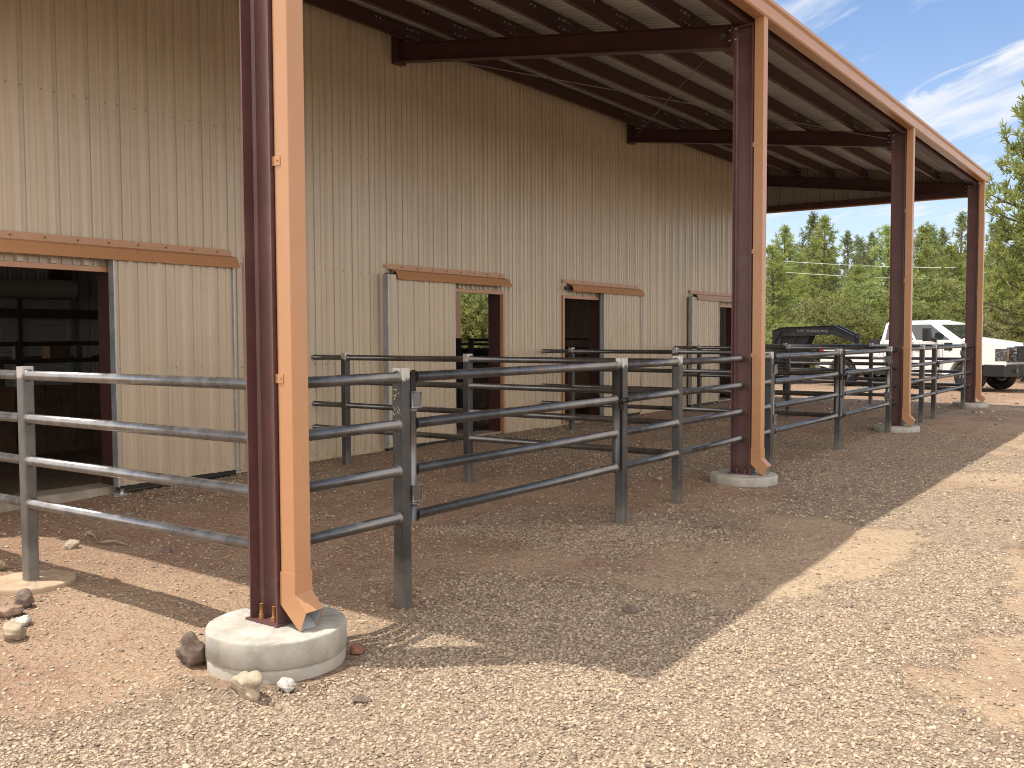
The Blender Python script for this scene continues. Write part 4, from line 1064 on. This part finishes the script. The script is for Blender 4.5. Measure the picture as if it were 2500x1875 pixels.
nk = recalc(mb.build('neck', TB, trl))
mb = MB()
for dx in (-.30, .30):
    mb.box(TX+dx-.07, TX+dx+.07, 10.93, 11.22, .85, 1.80)
    mb.extrude([(10.93, 1.61), (10.0, 1.64), (10.28, .98), (10.93, .95)], 0, TX+dx-.008, TX+dx+.008)
    mb.extrude([(10.42, 1.63), (10.38, 1.63), (10.62, 1.2), (10.66, 1.2)], 0, TX+dx-.05, TX+dx-.009)
    mb.extrude([(10.97, 1.80), (10.93, 1.80), (11.16, 1.34), (11.20, 1.34)], 0, TX+dx-.10, TX+dx-.071)
recalc(mb.build('riser', TB, trl))
mb = MB(); mb.rbox(TX-.075, TX+.075, 8.50, 8.65, TG+.98, 1.70, .02); mb.box(TX-.33, TX+.33, 8.60, 8.72, 1.42, 1.62); mb.tube([(TX, 8.575, TG+.95), (TX, 8.575, TG+1.0)], .09, 12)
mb.tube([(TX-.1, 8.575, 1.58), (TX-.1, 8.45, 1.70)], .012, 6); mb.build('coupler', TB, trl)
mb = MB(); mb.box(30.0, 32.2, 10.7, 17.4, .86, .93); mb.build('deck', WOOD, trl)
mb = MB()
for x in (30.02, 32.1): mb.box(x-.03, x+.07, 10.7, 17.4, .68, .95)
for x in (TX-.35, TX+.35): mb.box(x-.05, x+.05, 10.2, 17.4, .58, .86)
mb.box(30.0, 32.2, 10.66, 10.75, .66, .95); mb.build('frame', TB, trl)
mb = MB(); mb.rbox(TX-.55, TX+.55, 10.15, 10.62, .72, .98, .02); mb.build('tool_box', TB, trl)
mb = MB(); mb.tube([(30.35, 10.5, .1), (30.35, 10.5, 1.1)], .045, 10); mb.box(30.25, 30.45, 10.4, 10.6, gzf(30.3, 10.5), gzf(30.3, 10.5)+.03); mb.build('jack', TB, trl)
for y_ in (14.2, 15.1):
    for x_, o_ in ((30.3, -1), (31.9, 1)): wheel(trl, x_, y_, gzf(31, y_)+.40, o_, .40, .24)
LETT = NT('pale_letters'); LETT.set(Base_Color=(.17, .175, .185), Roughness=.5); LETT = LETT.mat
text_mesh('lettering', 'LAB TRAILER MFG', .125, LETT, Matrix.Translation((TX-.30-.040, 9.90, 1.785)) @ Matrix.Rotation(math.radians(1.6), 4, 'X') @ FACE_X, nk)

# ------------------------------------------------------------------ trees
def leafmat(name, a, b, c):
    m = NT(name); v = m.coord('Object')
    oi = m.n.new('ShaderNodeObjectInfo')
    n1 = m.noise(v, 0.9, 3, 0.6); n2 = m.noise(v, 9, 2, 0.5)
    cc = m.mix(m.rng(n1, 0.35, 0.65), a, b); cc = m.mix(m.rng(n2, 0.4, 0.7, 0, .6), cc, c)
    hs = m.n.new('ShaderNodeHueSaturation'); m.l.new(cc, hs.inputs['Color'])
    m.l.new(m.rng(oi.outputs['Random'], 0, 1, .485, .512, False), hs.inputs['Hue']); m.l.new(m.rng(oi.outputs['Random'], 0, 1, .78, 1.22, False), hs.inputs['Value'])
    m.set(Base_Color=hs.outputs[0], Roughness=0.55, Specular_IOR_Level=0.25)
    tr = m.n.new('ShaderNodeBsdfTranslucent'); m.l.new(hs.outputs[0], tr.inputs[0])
    ms = m.n.new('ShaderNodeMixShader'); ms.inputs[0].default_value = .5
    m.l.new(m.p.outputs[0], ms.inputs[1]); m.l.new(tr.outputs[0], ms.inputs[2]); m.l.new(ms.outputs[0], m.out.inputs[0])
    return m.mat
NEEDLE = leafmat('pine_needles', (.31, .36, .10), (.225, .29, .095), (.42, .43, .14))
NEEDLE_D = leafmat('grey_green_needles', (.245, .29, .125), (.18, .235, .11), (.33, .36, .17))
JUNIPER = leafmat('juniper_leaf', (.265, .295, .10), (.19, .23, .09), (.37, .38, .13))
SCRUB = leafmat('scrub_leaf', (.30, .28, .15), (.23, .22, .12), (.36, .33, .17))
BARK = rockmat('bark', (.10, .075, .06), (.16, .11, .08))
TWIG = rockmat('grey_branch', (.13, .115, .10), (.085, .07, .06))

def blades(c, d, L, W, nb, r):
    """a burst of nb needle blades at c, leaning along d: arrays of vertices and triangles"""
    dirs = r.normal(size=(nb, 3)); dirs /= np.linalg.norm(dirs, axis=1)[:, None]+1e-9
    dirs = dirs + 0.75*d; dirs /= np.linalg.norm(dirs, axis=1)[:, None]+1e-9
    side = np.cross(dirs, r.normal(size=(nb, 3))); side /= np.linalg.norm(side, axis=1)[:, None]+1e-9
    ln = L*r.uniform(.7, 1.15, nb)[:, None]
    a = c + side*W*.5; b = c - side*W*.5; t1 = c + dirs*ln + side*W*.30; t2 = c + dirs*ln - side*W*.30
    return np.stack([a, b, t2, t1], 1)
def mesh_quads(name, Q, mat):
    me = bpy.data.meshes.new(name); n_ = len(Q)
    me.vertices.add(n_*4); me.vertices.foreach_set('co', Q.reshape(-1).astype(np.float32))
    me.loops.add(n_*4); me.polygons.add(n_); me.loops.foreach_set('vertex_index', np.arange(n_*4, dtype=np.int32)); me.polygons.foreach_set('loop_start', np.arange(n_, dtype=np.int32)*4)
    me.update(); me.validate(); me.materials.append(mat); return me
def pine_proto(seed, H, base, spread, shape, nbr, mat, thin=1.0, Lb=.26):
    """a ponderosa pine: tapered trunk, drooping then upswept limbs, bursts of needles towards the limb ends"""
    r = np.random.default_rng(seed); tk = MB(); Q = []
    lean = r.uniform(-.025, .025, 2)
    tx = lambda z: np.array([lean[0]*z+.05*math.sin(z*.7+seed), lean[1]*z+.05*math.cos(z*.6), z])
    zs = np.linspace(0, H, 12); R0 = .020*H
    tk.tube([tx(z) for z in zs], [R0*(1-.93*(z/H)**.85)+.008 for z in zs], 9)
    for k in range(nbr):
        t = (k+r.uniform(0, 1))/nbr; z = H*(base+(1-base)*t**.92)
        rel = (z/H-base)/(1-base)
        L = spread*H*shape(rel)*r.uniform(.6, 1.15)+.12
        a = k*2.399+r.uniform(-.5, .5); up_ = -.25+.75*rel+r.uniform(-.12, .12)
        d = np.array([math.cos(a), math.sin(a), up_]); d /= np.linalg.norm(d)
        p = tx(z); pts = [p]; dd = d.copy()
        for s_ in range(4):
            dd = dd+np.array([0, 0, .13])+r.normal(0, .08, 3); dd /= np.linalg.norm(dd); p = p+dd*L/4; pts.append(p)
        br = max(.012, .028*L)
        tk.tube(pts, [br, br*.75, br*.5, br*.32, br*.15], 5, 1)
        ncl = max(3, int(L*5.2*thin))
        for q in range(ncl):
            s_ = .28+.72*(q+r.uniform(0, 1))/ncl; f_ = s_*4; i_ = min(3, int(f_)); c = pts[i_]+(pts[i_+1]-pts[i_])*(f_-i_)
            dirb = (pts[i_+1]-pts[i_]); dirb /= np.linalg.norm(dirb)
            sidev = np.cross(dirb, [0, 0, 1]); off = sidev*r.uniform(-1, 1)*L*.30*(1.1-s_*.6)+np.array([0, 0, r.uniform(-.05, .16)*L*.5])
            e = c+off
            if np.linalg.norm(off) > .25 and r.random() < .6: tk.tube([c, (c+e)/2+np.array([0, 0, .03]), e], [.010, .008, .005], 4, 1, cap=False)
            dn = dirb*.6+off/(np.linalg.norm(off)+.1)*.5+np.array([0, 0, .55])
            for w_ in range(2): Q.append(blades(e+r.normal(0, .10, 3), dn/np.linalg.norm(dn), Lb, .042, 9, r))
    for w_ in range(10): Q.append(blades(tx(H-.09*w_), np.array([0, 0, 1.]), Lb, .04, 8, r))
    return tk, mesh_quads('crown', np.concatenate(Q), mat)
def bush_proto(seed, H, W, ncl, mat, fl=.13, gap=.35):
    """a many-stemmed juniper: twisted stems and an uneven crown of small leaf sprays"""
    r = np.random.default_rng(seed); tk = MB(); Q = []
    lobes = []
    for k in range(11):
        a = k*2.4+r.uniform(-.4, .4); rad = W*.5*r.uniform(.15, .78); z = H*r.uniform(.30, .86)*(1-.25*rad/(W*.5))
        lobes.append((np.array([rad*math.cos(a), rad*math.sin(a), z]), W*r.uniform(.15, .27)))
    for c, rr in lobes:
        base_ = np.array([r.uniform(-.15, .15), r.uniform(-.15, .15), 0.]); m1 = c*.45+base_*.5+r.normal(0, .08, 3); m1[2] = c[2]*.4
        tk.tube([base_, m1, c], [.055*H/3, .035*H/3, .012], 6)
        for q in range(4):
            e = c+r.normal(0, 1, 3)*rr*.6; tk.tube([c, e], [.014, .005], 4, 1, cap=False)
    per = ncl//len(lobes)
    for c, rr in lobes:
        for q in range(per):
            d = r.normal(size=3); d /= np.linalg.norm(d); d[2] = d[2]*.9
            sc = rr*(r.random()**.30)*r.uniform(.8, 1.25)
            if fbm((c[0]+d[0]*2)*1.0, (c[1]+d[2]*2+seed), 1.3, seed % 50) < gap: continue
            e = c+d*sc*np.array([1.05, 1.05, 1.15])
            if e[2] < .10: continue
            dn = d*.7+np.array([0, 0, .7]); Q.append(blades(e, dn/np.linalg.norm(dn), fl*r.uniform(.7, 1.3), fl*.30, 7, r))
    return tk, mesh_quads('crown', np.concatenate(Q), mat)
sh1 = lambda t: (1-t)**.75*(.35+.65*min(1, t*4+.25))
sh2 = lambda t: max(.05, 1-t**1.6)*(.55+.45*min(1, t*3))
sh3 = lambda t: (1-t)**.55*.9
PINES = [pine_proto(101, 9.5, .14, .30, sh1, 78, NEEDLE), pine_proto(102, 9.5, .22, .25, sh2, 70, NEEDLE_D, .95), pine_proto(103, 9.5, .10, .34, sh3, 84, NEEDLE, 1.05), pine_proto(104, 9.5, .30, .18, sh1, 54, NEEDLE_D, .8), pine_proto(105, 9.5, .12, .29, sh2, 105, NEEDLE, 1.15, .24)]
BUSH = [bush_proto(201, 3.2, 3.4, 2700, JUNIPER), bush_proto(202, 2.8, 3.8, 2600, JUNIPER, .14, .38), bush_proto(203, 2.6, 3.0, 2000, SCRUB, .12, .40)]
PM = [(tk.build('trunk', [BARK, TWIG]), me) for tk, me in PINES]; BM = [(tk.build('trunk', [BARK, TWIG]), me) for tk, me in BUSH]
def plant(kind, i, x, y, H, H0, label, group, rot, wide=1.0):
    tko, cme = (PM if kind == 'pine' else BM)[i]
    t = thing('pine_tree' if kind == 'pine' else 'juniper_bush', label, 'pine tree' if kind == 'pine' else 'bush', (x, y, gzf(x, y)-.05), group)
    k = H/H0; t.scale = (k*wide, k*wide, k); t.rotation_euler = (0, 0, rot)
    a = tko.copy(); col.objects.link(a); a.parent = t; a.matrix_parent_inverse = Matrix.Identity(4)
    b = bpy.data.objects.new('crown', cme); col.objects.link(b); b.parent = t
    return t
G1, G2 = 'pine trees beyond the yard', 'juniper bushes at the edge of the woods'
TREES = [
 ('pine', 0, 1909, 556, 62, 'round topped pine just right of the second column, behind a brighter pine'),
 ('pine', 1, 1978, 532, 72, 'left one of the twin tall pines rising between second and third columns'),
 ('pine', 0, 2012, 534, 67, 'right and wider one of the twin tall pines between second and third columns'),
 ('pine', 3, 2062, 573, 74, 'thin pine next to the right of the twin tall pines'),
 ('pine', 1, 2096, 586, 70, 'short topped pine midway between the twin tall pines and third column'),
 ('pine', 3, 2127, 577, 73, 'narrow dark pointed pine a little left of the third column'),
 ('pine', 2, 2168, 560, 60, 'broad pine whose crown runs behind the left side of third column'),
 ('pine', 2, 1884, 606, 46, 'bright yellow green pine nearest to the second column downspout'),
 ('pine', 2, 2088, 652, 49, 'low yellowish pine left of third column, below the power lines'),
 ('bush', 0, 1992, 712, 45, 'dark olive juniper right behind the trailer neck'),
 ('bush', 1, 2044, 748, 40, 'wide juniper behind the front end of the trailer neck'),
 ('bush', 0, 2118, 738, 42, 'green juniper behind the cab rear of the white truck'),
 ('bush', 1, 2160, 690, 46, 'tall juniper touching the left side of third column'),
 ('bush', 0, 1896, 775, 38, 'pale juniper behind the left end of the trailer neck'),
 ('pine', 0, 2238, 558, 62, 'pine rising immediately right of the third column downspout'),
 ('pine', 1, 2268, 556, 66, 'second pine right of the third column, against the sky'),
 ('pine', 3, 2299, 566, 70, 'third pine right of the third column, with thin top'),
 ('pine', 3, 2337, 530, 80, 'tallest thin pine standing just left of the farthest column'),
 ('pine', 2, 2318, 606, 56, 'full yellowish pine in front of the tallest thin pine'),
 ('bush', 0, 2262, 716, 43, 'dark juniper above the roof of the truck, beside third column'),
 ('bush', 1, 2312, 690, 46, 'olive juniper above the windscreen of the white truck'),
 ('bush', 0, 2350, 668, 48, 'yellow green juniper touching the farthest column from the left'),
 ('pine', 4, 2548, 180, 36, 'tallest nearest pine at the right frame edge beside the canopy end'),
 ('pine', 0, 2436, 545, 52, 'mid green pine right of the farthest column, under the tallest pine'),
 ('pine', 2, 2484, 600, 46, 'yellowish pine under the tallest pine near right frame edge'),
 ('bush', 1, 2428, 722, 41, 'olive juniper behind the bonnet of the truck'),
 ('bush', 2, 2484, 716, 39, 'grey twiggy scrub bush behind the grille guard at right edge'),
 ('bush', 0, 2396, 690, 45, 'juniper directly behind the farthest downspout'),
 ('bush', 0, 1153, 640, 36, 'sunlit juniper seen through the barn via the second stall door'),
]
for k, (kind, i, u, v, d, lab) in enumerate(TREES):
    x, y = pix(u, 0, d); depth = d*math.cos(math.atan((u-1250)/F))
    H = HC+(826.4-.004*u-v)/F*depth-gzf(x, y)
    plant(kind, i, x, y, H, 9.5 if kind == 'pine' else (3.2, 2.8, 2.6)[i], lab, G1 if kind == 'pine' else G2, k*1.7, (1.0 if kind == 'pine' else (1.15 if H < 4 else .85)))
rt_ = random.Random(5)
for k in range(46):
    u = rt_.uniform(1560, 2720) if k < 38 else rt_.uniform(1000, 1300); d = rt_.uniform(78, 118) if k < 38 else rt_.uniform(44, 60)
    x, y = pix(u, 0, d); depth = d*math.cos(math.atan((u-1250)/F)); v = rt_.uniform(590, 660)
    plant('pine', k % 4, x, y, HC+(818-v)/F*depth-gzf(x, y), 9.5, 'pine in the back row of the woods, mostly hidden by nearer trees', 'pines in the back row of the woods', rt_.uniform(0, 6))
for k in range(34):
    u = 1840+k*24+rt_.uniform(-10, 10); d = rt_.uniform(47, 62)
    x, y = pix(u, 0, d); depth = d*math.cos(math.atan((u-1250)/F)); v = rt_.uniform(730, 775); i = k % 3
    plant('bush', i, x, y, HC+(818-v)/F*depth-gzf(x, y), (3.2, 2.8, 2.6)[i], 'low bush filling the foot of the woods behind other trees', 'low bushes at the foot of the woods', rt_.uniform(0, 6), 1.25)
for o, _ in PM+BM: bpy.data.objects.remove(o)
# power lines
for (u0, v0, u1, v1), lab in (((1800, 629, 2330, 656), 'upper thin pale power line crossing in front of the pines'), ((1800, 655, 2330, 684), 'lower thin pale power line crossing in front of the pines')):
    d = 53; pts = []
    for t in np.linspace(0, 1, 9):
        u = u0+(u1-u0)*t; x, y = pix(u, 0, d); pts.append((x, y, HC+(818-(v0+(v1-v0)*t))/F*d*math.cos(math.atan((u-1250)/F))-.12*4*t*(1-t)))
    wm_ = bpy.data.materials.get('bare_wire') or NT('bare_wire').set(Base_Color=(.6, .6, .55), Roughness=.5).mat
    mb = MB(); mb.tube(pts, .013, 5); tag(mb.build('power_line', wm_), lab, 'power line', 'power lines among the pines')
